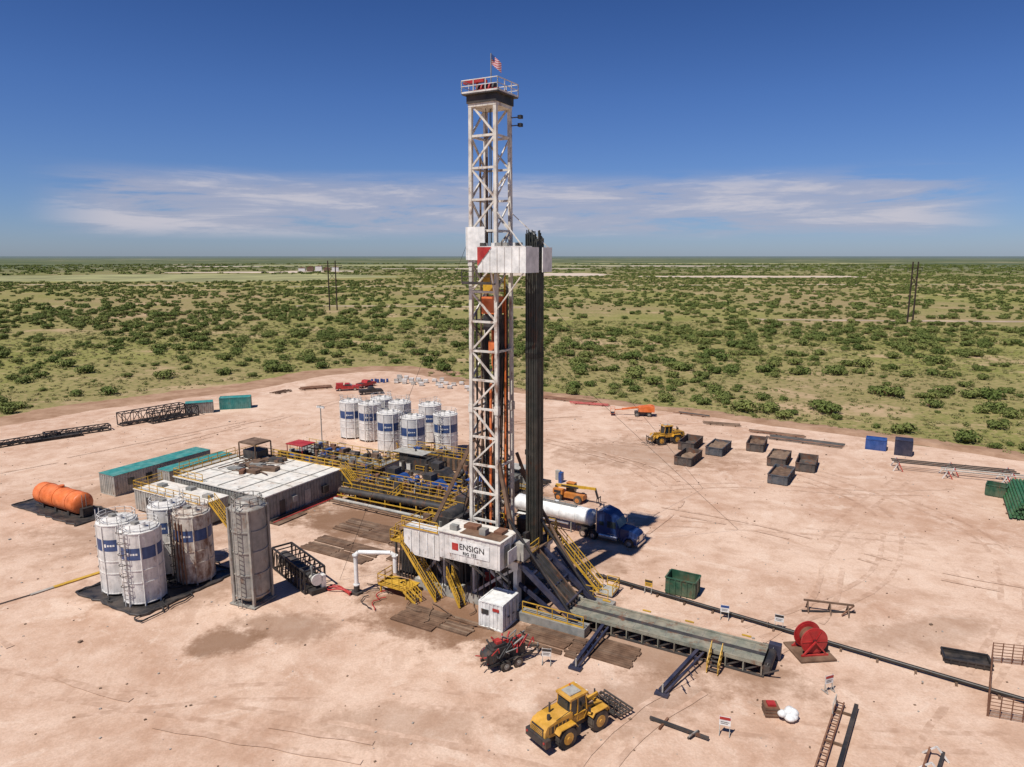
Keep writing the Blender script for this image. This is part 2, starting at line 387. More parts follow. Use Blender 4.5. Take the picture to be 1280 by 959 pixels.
def inpad(x,y):
    best=1e9;bi=0
    for i in range(0,nE,4):
        d=(E[i].x-x)**2+(E[i].y-y)**2
        if d<best:best=d;bi=i
    return (Vector((x,y))-E[bi]).dot(nrm(E,bi))
def scatter(name,cnt,rmin,rmax,smin,smax,child,thr,sd,margin):
    rr=random.Random(sd);V=[];F=[]
    c_=0;tries=0
    while c_<cnt and tries<cnt*8:
        tries+=1
        r=math.sqrt(rr.uniform(rmin**2,rmax**2));t=rr.uniform(-.78,.78);x=r*math.sin(t);y=r*math.cos(t)
        if y<60:continue
        q=noise.noise((x*.03,y*.03,sd))+.6*noise.noise((x*.008,y*.008,3.1))+.35*noise.noise((x*.12,y*.12,sd))
        if q<thr+rr.uniform(-.25,.25):continue
        if r<330:
            if inpad(x,y)<(13 if x<-25 else margin):continue
        elif cleared(x,y):continue
        s_=smin+(smax-smin)*rr.random()**2;a=rr.uniform(0,6.28);h=s_/2
        k_=len(V)
        for j in range(4):
            V.append((x+h*1.414*math.cos(a+j*math.pi/2),y+h*1.414*math.sin(a+j*math.pi/2),-.02))
        F.append((k_,k_+1,k_+2,k_+3));c_+=1
    me=bpy.data.meshes.new(name);me.from_pydata(V,[],F);o=bpy.data.objects.new(name,me);link(o)
    o.instance_type='FACES';o.use_instance_faces_scale=True;o.show_instancer_for_render=False;o.show_instancer_for_viewport=False
    child.parent=o
    return o
for i in range(3):
    c1=bushmesh('mesquite_bush_shape',20+i,420,1.0,.8,.15,'mesquite_leaf').done()
    scatter('mesquite_scrub',1350,95,520,.6,3.4,c1,-.05,40+i,5)
    c2=bushmesh('mesquite_bush_shape',30+i,90,1.0,.65,.3,'mesquite_leaf').done()
    scatter('mesquite_scrub',3100,500,1400,1.4,3.8,c2,-.05,50+i,5)
c3=bushmesh('mesquite_bush_shape',37,50,1.0,.35,.38,'mesquite_leaf').done()
scatter('mesquite_scrub',5500,1300,3200,3.0,8,c3,-.05,60,5)
for i in range(2):
    c4=bushmesh('grass_tuft_shape',70+i,45,.6,.4,.15,'grass_leaf').done()
    scatter('grass_tufts',7000,95,380,.6,1.7,c4,-.3,80+i,1.0)
# ---------------------------------------------------------------- drilling rig
r=M('drilling_rig')
FZ=5.5
rr=random.Random(3)
for y0,y1 in ((-6.5,-5.2),(-.2,1.1)):
    r.bx(-6,6.2,y0,y1,.05,1.1,'grey_light');r.bx(-5.6,6.2,y0,y1,4.7,FZ-.02,'white')
    for x in (-5.4,-2.5,1,5.8): r.bx(x-.2,x+.2,y0+.2,y1-.2,1.1,4.7,'white')
    for a,b_ in ((-5.4,-2.5),(1,5.8)): r.beam((a,y0+.3,1.1),(b_,y0+.3,4.7),.25,'white');r.beam((a,y1-.3,4.7),(b_,y1-.3,1.1),.25,'white')
for x in (-5.4,-1,2.5,6): r.beam((x,-5.3,.6),(x,-.1,.6),.4,'grey');r.beam((x,-5.3,5.1),(x,-.1,5.1),.4,'grey')
r.bx(-6,6.6,-6.6,1.2,FZ,FZ+.14,'brown')
r.cyl((1.8,-3.0,0),(1.8,-3.0,3.8),.45,'red',12);r.box((1.8,-3,1.6),(2.2,1,1),'red');r.box((1.8,-3,2.8),(2,.9,.7),'yellow')
r.bx(-4.8,-1,-5.0,-.8,.3,4.4,'steel_dark');r.bx(2.9,5.4,-4.9,-3.6,.3,4.2,'steel_dark')
for i in range(16): r.path([(-5+i*.68,-6.75,4.9),(-5+i*.7,-6.9,3-(i%3)*.5),(-4.8+i*.66,-6.7,1.0)],.07,'black',6)
r.prism([(-5.9,FZ+.2),(-5.9,FZ+1.9),(-1.6,FZ+1.9),(-1.6,FZ-.9),(-4.6,FZ-.9)],-8.2,-6.7,'white')
for x in (-5,-4,-3,-2.2): r.beam((x,-8.24,FZ-.6),(x,-8.24,FZ+1.7),.1,'white_clean')
# doghouse
r.bx(-1.0,5.7,-9,-5.9,5.5,8.15,'white');r.ribs(-1.0,5.7,-9,-5.9,5.5,8.15,'white',.8,.03)
r.bx(-1.15,5.85,-9.15,-5.75,8.15,8.25,'roof_white')
r.bx(.2,4.6,-9.07,-9.04,6.2,7.6,'white_clean')
r.bx(.5,1.2,-9.1,-9.075,6.6,7.3,'red');r.bx(5.74,5.77,-8.2,-7.3,5.6,7.6,'grey');r.bx(5.74,5.77,-6.9,-6.3,6.6,7.3,'glass')
for x in (-.5,2.5,5.3):
    r.beam((x,-8.9,5.45),(x,-6.4,3.2),.18,'grey');r.beam((x,-9,5.4),(x,-6,5.4),.2,'grey')
for p in ((.3,-8.3,.8,.5,.5),(1.6,-7.1,1.5,.9,.35),(3.4,-8,.7,.7,.6),(4.6,-6.9,.9,1.2,.3)): r.box((p[0],p[1],8.26+p[4]/2),(p[2],p[3],p[4]),'rust' if p[4]<.4 else 'grey')
r.bx(1.2,5.6,-8.8,-7.2,8.26,8.3,'wood')
r.bx(6.3,6.36,-8.6,-7,6.1,7.4,'white');r.bx(5.8,6.8,-6.5,-5.2,5.7,7.4,'grey_light')
r.rail([(-6,-8.3,FZ+.14),(-6,1.2,FZ+.14),(6.6,1.2,FZ+.14),(6.6,-.9,FZ+.14)]);r.rail([(6.6,-2.9,FZ+.14),(6.6,-5.8,FZ+.14)])
r.rail([(-6,-8.3,FZ+1.9),(-1.7,-8.3,FZ+1.9)])
r.bx(-8.6,-5,-9.2,-6.9,.9,1.0,'yellow');r.rail([(-8.6,-6.9,1),(-8.6,-9.2,1),(-5,-9.2,1)],sp=.9)
for x in (-8.4,-5.2):
    for y in (-9,-7.1): r.beam((x,y,0),(x,y,.9),.15,'yellow')
r.stairs((-6.6,-7.4,5.5),(-2.2,-7.6,.1),1.0);r.bx(-7.8,-6.5,-8,-6.6,5.4,5.5,'yellow');r.rail([(-6.5,-8,5.5),(-7.8,-8,5.5),(-7.8,-6.6,5.5)],sp=.7)
r.stairs((-5.2,-8.9,1.0),(-3.6,-9.1,.1),.9);r.stairs((-1,-7.4,3),(.6,-7.6,.1),.8)
r.stairs((5.8,1.9,5.6),(11.3,1.9,.3),1.1);r.bx(4.6,5.9,1.2,2.5,5.5,5.6,'yellow');r.rail([(4.6,2.5,5.6),(5.9,2.5,5.6)],sp=.7);r.bx(11,12.8,1.2,3.2,.2,.35,'grey_light');r.rail([(11.5,3.2,.35),(12.8,3.2,.35),(12.8,1.3,.35)],sp=.7)
# V-door ramp + dark braces
r.add([(6.6,-4.9,5.5),(6.6,-3.1,5.5),(11,-3.1,1.35),(11,-4.9,1.35)],[(0,1,2,3)],'steel_dark')
for y in (-4.9,-4.3,-3.7,-3.1): r.beam((6.4,y,5.7),(11,y,1.45),.16,'steel_dark',.22)
for y in (-4.95,-3.05): r.beam((6.4,y,5.95),(11,y,1.7),.1,'brown')
for y in (-6.2,-1.6): r.beam((5.8,y,5.6),(12.4,y,.6),.42,'navy');r.beam((5.6,y+.4,3.2),(10.6,y+.3,.5),.3,'navy')
for y in (-6.2,-1.6): r.cyl((5.0,y,9.5),(12.0,y,1.0),.13,'black',8)
r.beam((7.2,-.5,5),(11.8,-.5,.5),.3,'navy');r.cyl((3.0,-.2,12.5),(9.5,-.6,3),.16,'brown',8)
for x in (7.5,9.2,10.8): r.beam((x,-6.2,5.6-(x-5.8)*.757),(x,-1.6,5.6-(x-5.8)*.757),.2,'navy')
for q in range(8): r.path([(5.9,-2.6+q*.18,5.3),(6.6,-2.5+q*.2,3.2-q*.1),(8.2,-1.2+q*.1,.4)],.06,'black',6)
r.bx(6.4,13.4,-7.2,-5.9,.05,.9,'grey');r.bx(6.4,13.4,-1.9,-.6,.05,.9,'grey')
for y in (-7,-1): r.rail([(7,y,.9),(13.2,y,.9)],sp=1.3)
for y in (-5.9,.6):
    r.beam((-4.8,y,FZ),(.4,y*.55-1.6,16.5),.34,'brown');r.beam((5.9,y,FZ),(3.2,y*.55-1.6,14.5),.34,'brown')
# mast
mx,my=1.7,-3.6;Z0,Z1=FZ+.1,47.4
def HW(z): return 1.5-.22*(z-Z0)/(Z1-Z0)
hw=1.36
def cr(i,z):
    sx,sy=((-1,-1),(1,-1),(1,1),(-1,1))[i];h=HW(z);return (mx+sx*h,my+sy*h,z)
for i in range(4): r.beam(cr(i,Z0),cr(i,Z1),.32,'mast_white')
lev=[Z0+(Z1-Z0)*i/15 for i in range(16)]
for f_,(a,b_) in enumerate(((0,1),(2,3),(3,0))):
    for i in range(15):
        z0,z1=lev[i],lev[i+1]
        r.beam(cr(a,z1),cr(b_,z1),.2,'mast_white')
        if i%2: r.beam(cr(a,z0),cr(b_,z1),.16,'mast_white')
        else: r.beam(cr(b_,z0),cr(a,z1),.16,'mast_white')
for i in (3,7,11,14): r.beam(cr(1,lev[i]),cr(2,lev[i]),.18,'mast_white')
for i in (9,10,11,12,13):r.beam(cr(1,lev[i]),cr(2,lev[i+1]),.12,'mast_white')
lx,ly=mx-1.5-.3,my-.7
for d in (-.22,.22): r.beam((lx,ly+d,Z0),(lx+.2,ly+d,Z1),.06,'mast_white')
z=Z0
while z<Z1: t_=(z-Z0)/(Z1-Z0)*.2;r.beam((lx+t_,ly-.22,z),(lx+t_,ly+.22,z),.04,'mast_white');z+=.6
for z in (lev[5],lev[10]):
    for i in range(4): r.box(cr(i,z),(.46,.46,.8),'mast_white')
for d in (-.6,.6): r.beam((mx-.75,my+d,Z0),(mx-.75,my+d,43),.14,'brown')
r.beam((mx+.9,my+1.0,Z0),(mx+.9,my+1.0,34),.14,'yellow')
for dx,dy in ((-.3,-.3),(-.1,.2),(.15,-.1),(.35,.25),(.2,.4),(-.35,.4)): r.cyl((mx+dx,my+dy,31),(mx+dx,my+dy,47.3),.03,'black',5)
for dx,dy in ((-1.1,-.9),(-1.1,.8),(-.95,1.05),(1.1,1.1)): r.cyl((mx+dx,my+dy,FZ),(mx+dx,my+dy,30+dx),.1,'black',8)
r.cyl((mx+1.1,my-1.1,FZ),(mx+1.1,my-1.1,38),.09,'mast_white',8)
for q in range(6):
    pts=[]
    for i in range(15):
        t=i/14;z=28.5-t*2-(math.sin(t*math.pi)**.8)*(8+q*2.4);pts.append((mx+1.0-1.6*t,my-.5+.25*q-.4*t,z))
    r.path(pts,.08,'black' if q%2 else 'steel_dark',6)
for q in range(3): r.cyl((mx+.4,my-1+.7*q,FZ),(mx+.5,my-1+.7*q,22+q*2),.13,'steel_dark' if q else 'orange',8)
r.cyl((mx+1.2,my+.6,FZ),(mx+1.2,my+.6,30),.09,'orange',8)
r.box((mx,my,31.4),(1.2,1.0,1.8),'yellow');r.cyl((mx,my-.35,31.4),(mx,my+.35,31.4),.8,'steel_dark',16)
r.box((mx+.2,my,29.4),(1.5,1.7,1.6),'orange');r.box((mx+.2,my-.5,27.8),(1.1,.9,1.4),'steel_dark');r.box((mx+.2,my+.4,27.8),(.8,.8,1.4),'blue');r.box((mx+.9,my-.2,28.9),(.35,.8,1.5),'steel_dark')
r.cyl((mx+.3,my,27.6),(mx+.3,my,23),.16,'orange',10);r.box((mx+.3,my,25.4),(.8,.8,1.2),'orange')
for d in (-.35,.35): r.beam((mx+.3,my+d,27.5),(mx+.3,my+d,23.6),.12,'orange')
for q in range(4): r.path([(mx+.9,my-.6+.3*q,29),(mx+1.3,my-.6+.3*q,26-q*.5),(mx+.5,my-.5+.2*q,24)],.05,'black',6)
# wind panels and racking board
zb=33.0
r.bx(mx-hw-.3,mx-hw-.2,my-hw-.4,my+hw+.3,zb+.6,zb+3.6,'white_clean')
r.bx(mx-hw-.2,mx+.35,my-hw-.35,my-hw-.25,zb+.6,zb+3.6,'white_clean')
r.bx(mx-hw-.4,mx+hw+.2,my-hw-1.0,my-hw-.45,zb-1.6,zb-1.5,'steel_dark');r.rail([(mx-hw-.4,my-hw-1.0,zb-1.5),(mx+hw,my-hw-1.0,zb-1.5)],'steel_dark')
RX=3.7;XB=mx+.2
r.bx(XB,mx+hw+RX,my-2.7,my-2.62,zb-.5,zb+1.75,'white_clean');r.bx(mx+hw+.2,mx+hw+RX,my+2.42,my+2.5,zb-.5,zb+1.75,'white_clean')
r.bx(mx+hw+RX,mx+hw+RX+.08,my-2.7,my-.2,zb-.5,zb+1.75,'white_clean');r.bx(mx+hw+RX,mx+hw+RX+.08,my+.6,my+2.5,zb-.5,zb+1.75,'white_clean')
r.bx(XB,mx+hw+RX,my-2.7,my-1.4,zb+1.76,zb+1.84,'white')
for i in range(6): r.bx(XB+.5+i*.75,XB+.56+i*.75,my-2.76,my-2.701,zb-.5,zb+1.75,'white')
r.add([(XB,my-2.765,zb+1.76),(XB,my-2.765,zb+.1),(XB+1.5,my-2.765,zb+1.76)],[(0,1,2)],'red')
for i in range(8): r.beam((mx+hw+.3+i*.46,my-2.6,zb-.4),(mx+hw+.3+i*.46,my+2.4,zb-.4),.12,'steel_dark')
r.beam((mx+hw+.2,my-2.6,zb-.5),(mx+hw,my-hw,zb-3.5),.14,'mast_white');r.beam((mx+hw+3.5,my-2.6,zb-.5),(mx+hw,my-hw,zb-4),.1,'mast_white')
r.beam((mx+hw+3.5,my-2.6,zb+1.7),(mx+hw,my-hw,zb+5),.08,'mast_white');r.beam((mx+hw+3.5,my+2.4,zb+1.7),(mx+hw,my+hw,zb+5),.08,'mast_white')
for q in range(14): r.box((rr.uniform(XB,mx+hw+3.4),my-rr.uniform(.8,2.4),zb+2.0),(rr.uniform(.2,.6),.3,.3),rr.choice(['grey','steel_dark','white']))
# pipe stands
for i in range(7):
    for j in range(8):
        x=4.8+i*.185;y=-2.5+j*.2+.02*rr.random()
        r.cyl((x+.25+rr.uniform(-.05,.05),y-.2,FZ+.15),(x,y,35.2+rr.uniform(0,1.2)),.058,'drill_pipe',7)
        for z_ in (14.9,24.4): r.cyl((x+.12,y-.1,z_),(x+.11,y-.09,z_+.5),.08,'pipe_dark',7)
# crown
zc=Z1
r.bx(mx-hw-.1,mx+hw+.1,my-hw-.1,my+hw+.1,zc-.3,zc,'mast_white')
r.bx(mx-hw-.2,mx+hw+.2,my-hw-.2,my+hw+.2,zc,zc+.7,'black')
e=.5
r.bx(mx-hw-e,mx+hw+e,my-hw-e,my+hw+e,zc+.7,zc+.8,'steel_dark')
r.rail([(mx-hw-e,my-hw-e,zc+.8),(mx+hw+e,my-hw-e,zc+.8),(mx+hw+e,my+hw+e,zc+.8),(mx-hw-e,my+hw+e,zc+.8),(mx-hw-e,my-hw-e,zc+.8)],'white',1.1,.035,1.0)
for q in range(5): r.cyl((mx-.8+.4*q,my-.6,zc+1.2),(mx-.65+.4*q,my-.6,zc+1.2),.5,'red' if q%2 else 'steel_dark',16)
r.beam((mx-1.2,my-.9,zc+1.1),(mx+1.4,my-.9,zc+1.1),.26,'red');r.beam((mx-1.2,my+.4,zc+1.1),(mx+1.4,my+.4,zc+1.1),.26,'red')
r.box((mx-hw-.3,my,zc+2.2),(2.2,.4,.3),'red');r.beam((mx-.4,my,zc+.8),(mx-.4,my,zc+2.2),.16,'red');r.beam((mx-hw,my,zc+.8),(mx-hw,my,zc+2.2),.16,'red')
for q,(dx,dz) in enumerate(((.7,0),(.7,-.7))):
    r.beam((mx+hw,my+hw,zc-1+dz),(mx+hw+dx+.3,my+hw,zc-1+dz),.08,'steel_dark');r.box((mx+hw+dx+.3,my+hw,zc-1+dz),(.35,.4,.3),'black')
r.cyl((mx+.1,my,zc+.8),(mx+.1,my,zc+4.4),.05,'grey',6)
r.box((-3.6,-2.6,6.5),(2.6,3.4,1.7),'steel_dark');r.cyl((-3.6,-4,7.2),(-3.6,-1.2,7.2),.8,'steel_dark',14);r.box((-2,-5.2,6.4),(1.6,1,1.4),'grey')
r.box((3.8,.2,6.5),(2,1.2,1.6),'brown');r.box((-.6,.3,6.3),(1.6,1,1.2),'rust');r.box((1,-5.1,6.1),(.8,.5,1),'grey_light')
r.box((4.9,-5.0,6.6),(.7,1.1,1.9),'grey')
for q in range(34): r.box((rr.uniform(-5.3,6),rr.uniform(-5.6,.8),5.9+rr.uniform(0,.9)),(rr.uniform(.2,.9),rr.uniform(.2,.8),rr.uniform(.3,1.6)),rr.choice(['steel_dark','brown','rust','grey','yellow','black','brown']),rz=rr.uniform(0,90))
for q in range(14): r.path([(rr.uniform(-5,5),rr.uniform(-5,.5),5.8),(rr.uniform(-2,3),rr.uniform(-5,-1),8+rr.uniform(0,4)),(mx-1,my,12+q*.5)],.05,'black',5)
r.frame(-9.5,-6.1,-5,1,.2,4.6,.2,'steel_dark');r.bx(-9.3,-6.4,-4.5,.6,.4,2.6,'steel_dark');r.rail([(-9.5,-5,4.7),(-9.5,1,4.7),(-6.1,1,4.7)]);r.bx(-9.5,-6.1,-5,1,4.62,4.7,'brown')
for q in range(6): r.box((-9+rr.uniform(0,2.6),-4+rr.uniform(0,4.5),5.2),(rr.uniform(.4,1.1),rr.uniform(.4,1.1),rr.uniform(.6,1.3)),rr.choice(['grey','steel_dark','brown','rust']))
for q in range(8): r.cyl((-9+.4*q,-5.2,.3),(-8.8+.35*q,-5,4.2),.08,'black',6)
rig=r.done()
def text(body,size,loc,rot,parent,matn):
    cu=bpy.data.curves.new('lettering','FONT');cu.body=body;cu.size=size;cu.extrude=.01;cu.align_x='LEFT';cu.materials.append(MATS[matn])
    o=bpy.data.objects.new('lettering',cu);link(o);o.parent=parent;o.location=loc;o.rotation_euler=rot;return o
text('ENSIGN',.8,(1.3,-9.1,6.8),(math.pi/2,0,0),rig,'black');text('RIG 155',.45,(1.7,-9.1,6.3),(math.pi/2,0,0),rig,'black')
fm,nt=nodes_mat('flag_cloth');k=NB(fm);b=k.N['Principled BSDF']
w=k.N.new('ShaderNodeTexWave');w.bands_direction='Z';w.inputs['Scale'].default_value=2.2;k.L.new(k.tc.outputs['Object'],w.inputs[0])
k.L.new(k.mix(k.rng(w.outputs['Fac'],.5,.6),(.45,.02,.03),(.7,.62,.62)),b.inputs['Base Color']);MATS['flag_cloth']=fm
f=M('flag',mx+.1,my,20);f.loc=(f.loc[0],f.loc[1],zc+3.5)
n=8;vs=[]
for i in range(n+1):
    for j in (0,1): vs.append((.05+i*.11,math.sin(i*.9)*.13,-.0-i*.1+j*.85))
f.add(vs,[(2*i,2*i+2,2*i+3,2*i+1) for i in range(n)],'flag_cloth',True);f.add([(.05,-.02,.45),(.36,.09,.17),(.36,.09,.6),(.05,-.02,.85)],[(0,1,2,3)],'blue');f.done()
gw=M('guy_wires')
for p,q in (((mx+hw,my+hw,28),(20,26,.1)),((mx-hw,my+hw,34),(-22,30,.1)),((mx-hw,my-hw,36),(-14,-9,.1)),((mx+hw,my+hw,34),(12,40,.1))): gw.cyl(p,q,.018,'black',5)
gw.done()
# ---------------------------------------------------------------- catwalk
c=M('pipe_catwalk')
c.bx(10.8,28.4,-5.6,-2.4,1.0,1.2,'catwalk')
c.bx(10.8,28.4,-4.25,-3.75,1.2,1.23,'steel_dark')
for x in [11+i*1.45 for i in range(13)]:
    c.bx(x-.12,x+.12,-5.45,-2.55,.15,1.0,'steel_dark');c.bx(x-.05,x+.05,-5.64,-5.6,.2,1.0,'catwalk')
    c.beam((x,-5.4,.2),(x+1.3,-5.4,.95),.12,'steel_dark');c.bx(x+.4,x+.44,-5.5,-2.5,1.2,1.225,'grey')
for y in (-5.5,-2.5): c.bx(10.8,28.6,y-.1,y+.1,.03,.2,'steel_dark');c.bx(10.8,28.4,y-.09,y+.09,1.2,1.34,'catwalk')
c.bx(28.4,29.0,-5.4,-2.6,.3,1.0,'steel_dark');c.cyl((28.8,-5.2,.9),(28.8,-2.8,.9),.35,'black',12);c.box((28.9,-2.2,.8),(1,.6,1.3),'navy');c.box((28.2,-1.9,.5),(.8,.8,.8),'black')
c.stairs((24.8,-5.7,1.2),(24.8,-7.2,.1),.9);c.bx(12,14,-2.2,-.9,.1,1.0,'grey')
for x in (13.5,17.5,21.5,26.5): c.box((x,-2.1,1.45),(.8,.15,.12),'yellow')
for x,x2 in ((14.6,14.5),(23.2,21.9)):
    c.beam((x,-5.7,.95),(x2,-11.9,.35),.3,'navy',.35);c.beam((x+.5,-5.7,.9),(x2+.4,-11.9,.3),.18,'navy');c.beam((x,-6.5,.2),(x,-6.5,.9),.2,'navy');c.bx(x2-.4,x2+.7,-12.2,-11.6,.04,.25,'navy');c.beam((x2+.2,-11.9,.3),(x2+.2,-11.9,1.0),.12,'grey_light')
    for q in range(5): c.beam((x,-6.5-q,.85-.1*q),(x+.45,-7-q,.8-.1*q),.08,'navy')
c.done(.015)
mt=M('timber_mats')
def mats(x0,x1,y0,y1,z=.12):
    y=y0
    while y<y1-.2:
        x=x0
        while x<x1-.5:
            l=min(x1-x,4.8);o_=rr.uniform(-.2,.2)
            if rr.random()>.04: mt.bx(x+.02+o_,x+l-.04+o_,y+.02,y+.29,z-.05,z+.05+rr.uniform(0,.03),rr.choice(['wood','wood','brown','mud' if rr.random()<.3 else 'wood']))
            x+=l
        y+=.31
mats(-4,4,-13,-9.4);mats(8,14,-10.7,-7.3);mats(-13,-9.8,-2.5,.6);mats(-25,-9.9,0.8,5.6);mats(14.2,18.6,-9.8,-6.2);mats(-2,3,1.6,6);mats(-24,-14,-5,-.6)
mt.done()
# ---------------------------------------------------------------- front items
o=container('shipping_container',5.2,-8.35,2.44,2.95,2.6,'white_clean',0)
o.bx(-1.0,-.2,-1.55,-1.53,1.4,1.9,'steel_dark');o.bx(.2,.9,-1.56,-1.53,1.9,2.2,'red');o.done(.01)
u=M('flow_pipe')
u.path([(-10.4,-10.4,.2),(-10.4,-10.4,4.2),(-10.1,-10.25,4.5),(-7.2,-8.8,4.5),(-6.8,-8.6,4.2),(-6.8,-8.6,2.4)],.22,'white_clean',12)
for p in ((-10.4,-10.4,4.2),(-6.8,-8.6,4.2),(-10.4,-10.4,1)): u.cyl((p[0],p[1],p[2]-.06),(p[0],p[1],p[2]+.06),.33,'white_clean',14)
u.box((-10.4,-10.4,.15),(1,1,.25),'steel_dark');u.cyl((-10.4,-10.4,.3),(-10.4,-10.4,.9),.3,'steel_dark',12)
for q in range(4):
    pts=[(-10.6-.3*i,-10.6-.2*q-.25*math.sin(i*.55+q),.12+.25*abs(math.sin(i*.35+q))) for i in range(11)];u.path(pts,.08,'red',8)
u.done()
o=M('gas_buster_skid',-17.6,-11.0,-20)
o.frame(-4.6,3.4,-1.1,1.1,.15,2.5,.16,'black')
for x in (-3.6,-2.4,-1.2,0,1.2,2.4):
    for y in (-1.1,1.1): o.beam((x,y,.15),(x,y,2.5),.1,'black');o.beam((x,y,.15),(x+1.2,y,2.5),.08,'black')
    o.beam((x,-1.1,2.5),(x,1.1,2.5),.1,'black')
o.cyl((-4.2,0,1.3),(2.9,0,1.3),.7,'steel_dark',18);o.cyl((2.9,0,1.3),(3.9,0,1.5),.5,'grey_light',14);o.cyl((3.9,0,1.5),(4.0,0,1.5),.62,'white',14);o.box((3.4,0,.35),(1.6,1.6,.4),'black');o.cyl((3.4,-.3,2.0),(3.4,-.3,2.9),.15,'grey',8);o.box((3.6,.7,1.1),(.8,.5,1.4),'white')
for i in range(10): o.cyl((-4+i*.75,-1.3,.3),(-3.6+i*.72,-1.25,2.3),.07,'black',6)
o.done()
def silo(name,x,y,r_,h,band0,band1,rusty=False,ladder=200,legs=True):
    o=M(name,x,y);w_='white_rusty' if rusty else 'white'
    o.cyl((0,0,.35),(0,0,band0),r_,w_,40,cap=True);o.cyl((0,0,band0),(0,0,band1),r_+.012,'blue_band',40,cap=False);o.cyl((0,0,band1),(0,0,h),r_,w_,40,cap=False)
    o.cyl((0,0,h),(0,0,h+.35),r_,w_,40,r_*.25)
    for z in (.4,h*.33,h*.5,h-.05): o.cyl((0,0,z-.04),(0,0,z+.04),r_+.05,w_,40,cap=True)
    for i in range(8):
        t=i*math.pi/4+.2;o.beam(((r_+.03)*math.cos(t),(r_+.03)*math.sin(t),.02),((r_+.03)*math.cos(t),(r_+.03)*math.sin(t),h*.98),.12,w_)
    t=math.radians(ladder);cx,cy=math.cos(t),math.sin(t)
    for d in (-.25,.25): o.beam((cx*(r_+.3)-cy*d,cy*(r_+.3)+cx*d,.2),(cx*(r_+.3)-cy*d,cy*(r_+.3)+cx*d,h+1),.06,'steel_dark' if rusty else 'white')
    z=.5
    while z<h+1:
        o.beam((cx*(r_+.3)-cy*.25,cy*(r_+.3)+cx*.25,z),(cx*(r_+.3)+cy*.25,cy*(r_+.3)-cx*.25,z),.04,'steel_dark');z+=.45
    z=2.4
    while z<h+1:
        pts=[(cx*(r_+.3)+cx*.45*math.sin(a)-cy*.4*math.cos(a),cy*(r_+.3)+cy*.45*math.sin(a)+cx*.4*math.cos(a),z) for a in (0,.8,1.57,2.35,3.14)];
        for a,b_ in zip(pts[:-1],pts[1:]): o.beam(a,b_,.05,'steel_dark')
        z+=1.1
    n=12
    o.rail([(r_*.92*math.cos(2*math.pi*i/n),r_*.92*math.sin(2*math.pi*i/n),h) for i in range(n+1)],'white' if not rusty else 'white_rusty',.8,.022,5)
    o.cyl((r_*.4,0,h+.1),(r_*.4,0,h+.7),.2,w_,10);o.box((-.3,-.2,h+.45),(.7,.5,.3),'grey')
    for da,hh in ((-.16,.35),(0,.2),(.14,.2),(.28,.2)):
        a=math.radians(-62)+da;zc_=(band0+band1)/2
        vs=[((r_+.03)*math.cos(a+e),(r_+.03)*math.sin(a+e),zc_+dz) for e,dz in ((-.05,-hh/2),(.05,-hh/2),(.05,hh/2),(-.05,hh/2))];o.add(vs,[(0,1,2,3)],'white_clean')
    return o
SH=7.6
for x,y,ru,ld in ((-32.2,-21.4,False,200),(-28.2,-21.6,False,-80),(-31.9,-16,False,100),(-27.6,-16.2,True,-100)):
    o=silo('storage_silo',x,y,1.85,SH,4.9,6.1,ru,ld);
    if ru:
        for q in range(3): o.cyl((.5*q,-1.9,.3),(.5*q,-1.95,7.0),.08,'rust',6)
    o.done()
l=M('containment_liner')
def liner(mesh,x0,x1,y0,y1,z=.12):
    v=[]
    P=resamp([(x0,y0),(x1,y0),(x1,y1),(x0,y1),(x0,y0)],.8)[:-1]
    for p in P:v.append((p.x+.5*noise.noise((p.x,p.y,2)),p.y+.5*noise.noise((p.x,p.y,7)),z))
    mesh.add(v,[tuple(range(len(v)))],'liner')
    for a,b_ in zip(v,v[1:]+v[:1]): mesh.cyl((a[0],a[1],.14),(b_[0],b_[1],.14),.13,'liner',7)
liner(l,-35.5,-25.0,-24.3,-13);l.done()
l=M('containment_liner');liner(l,-69.5,-54,-13.8,-8.4);l.done()
hs=M('supply_hoses')
for q in range(22):
    x0,y0=rr.uniform(-35,-25),rr.uniform(-24,-13);pts=[]
    a=rr.uniform(0,6.28)
    for i in range(8): pts.append((x0,y0,.2+.05*rr.random()));a+=rr.uniform(-1,1);x0+=.6*math.cos(a);y0+=.6*math.sin(a);x0=min(max(x0,-36.5),-24);y0=min(max(y0,-25),-12.5)
    hs.path(pts,.07,'black',6)
for q in range(12):
    x0,y0=rr.uniform(-12,4),rr.uniform(-11,-8);pts=[];a=rr.uniform(0,6.28)
    for i in range(8): pts.append((x0,y0,.24));a+=rr.uniform(-.8,.8);x0+=.55*math.cos(a);y0+=.45*math.sin(a)
    hs.path(pts,.05,rr.choice(['black','black','brown','red']),6)
hs.done()
o=M('tall_grey_silo',-18.4,-16.6,6)
o.cyl((0,0,1.0),(0,0,10.0),1.65,'silo_grey',36);o.cyl((0,0,10.0),(0,0,10.7),1.65,'silo_grey',36,.9);o.cyl((0,0,.35),(0,0,1),.9,'silo_grey',36,1.65)
for z in (1.1,3.4,5.7,7.8,9.9): o.cyl((0,0,z-.07),(0,0,z+.07),1.73,'silo_grey',36)
for i in range(4):
    t=math.pi/4+i*math.pi/2;x,y=1.8*math.cos(t),1.8*math.sin(t);o.beam((x,y,0),(x,y,10),.24,'silo_grey')
    t2=t+math.pi/2
    for z in (.2,3.4,7.8): o.beam((x,y,z),(1.8*math.cos(t2),1.8*math.sin(t2),z),.12,'silo_grey')
o.bx(-1.6,1.6,-1.6,1.6,.1,.2,'silo_grey')
for d in (-.25,.25): o.beam((d+.2,-2.0,.2),(d+.2,-2.0,11.5),.06,'silo_grey')
for i in range(23): o.beam((-.05,-2.0,.5+i*.47),(.45,-2.0,.5+i*.47),.04,'silo_grey')
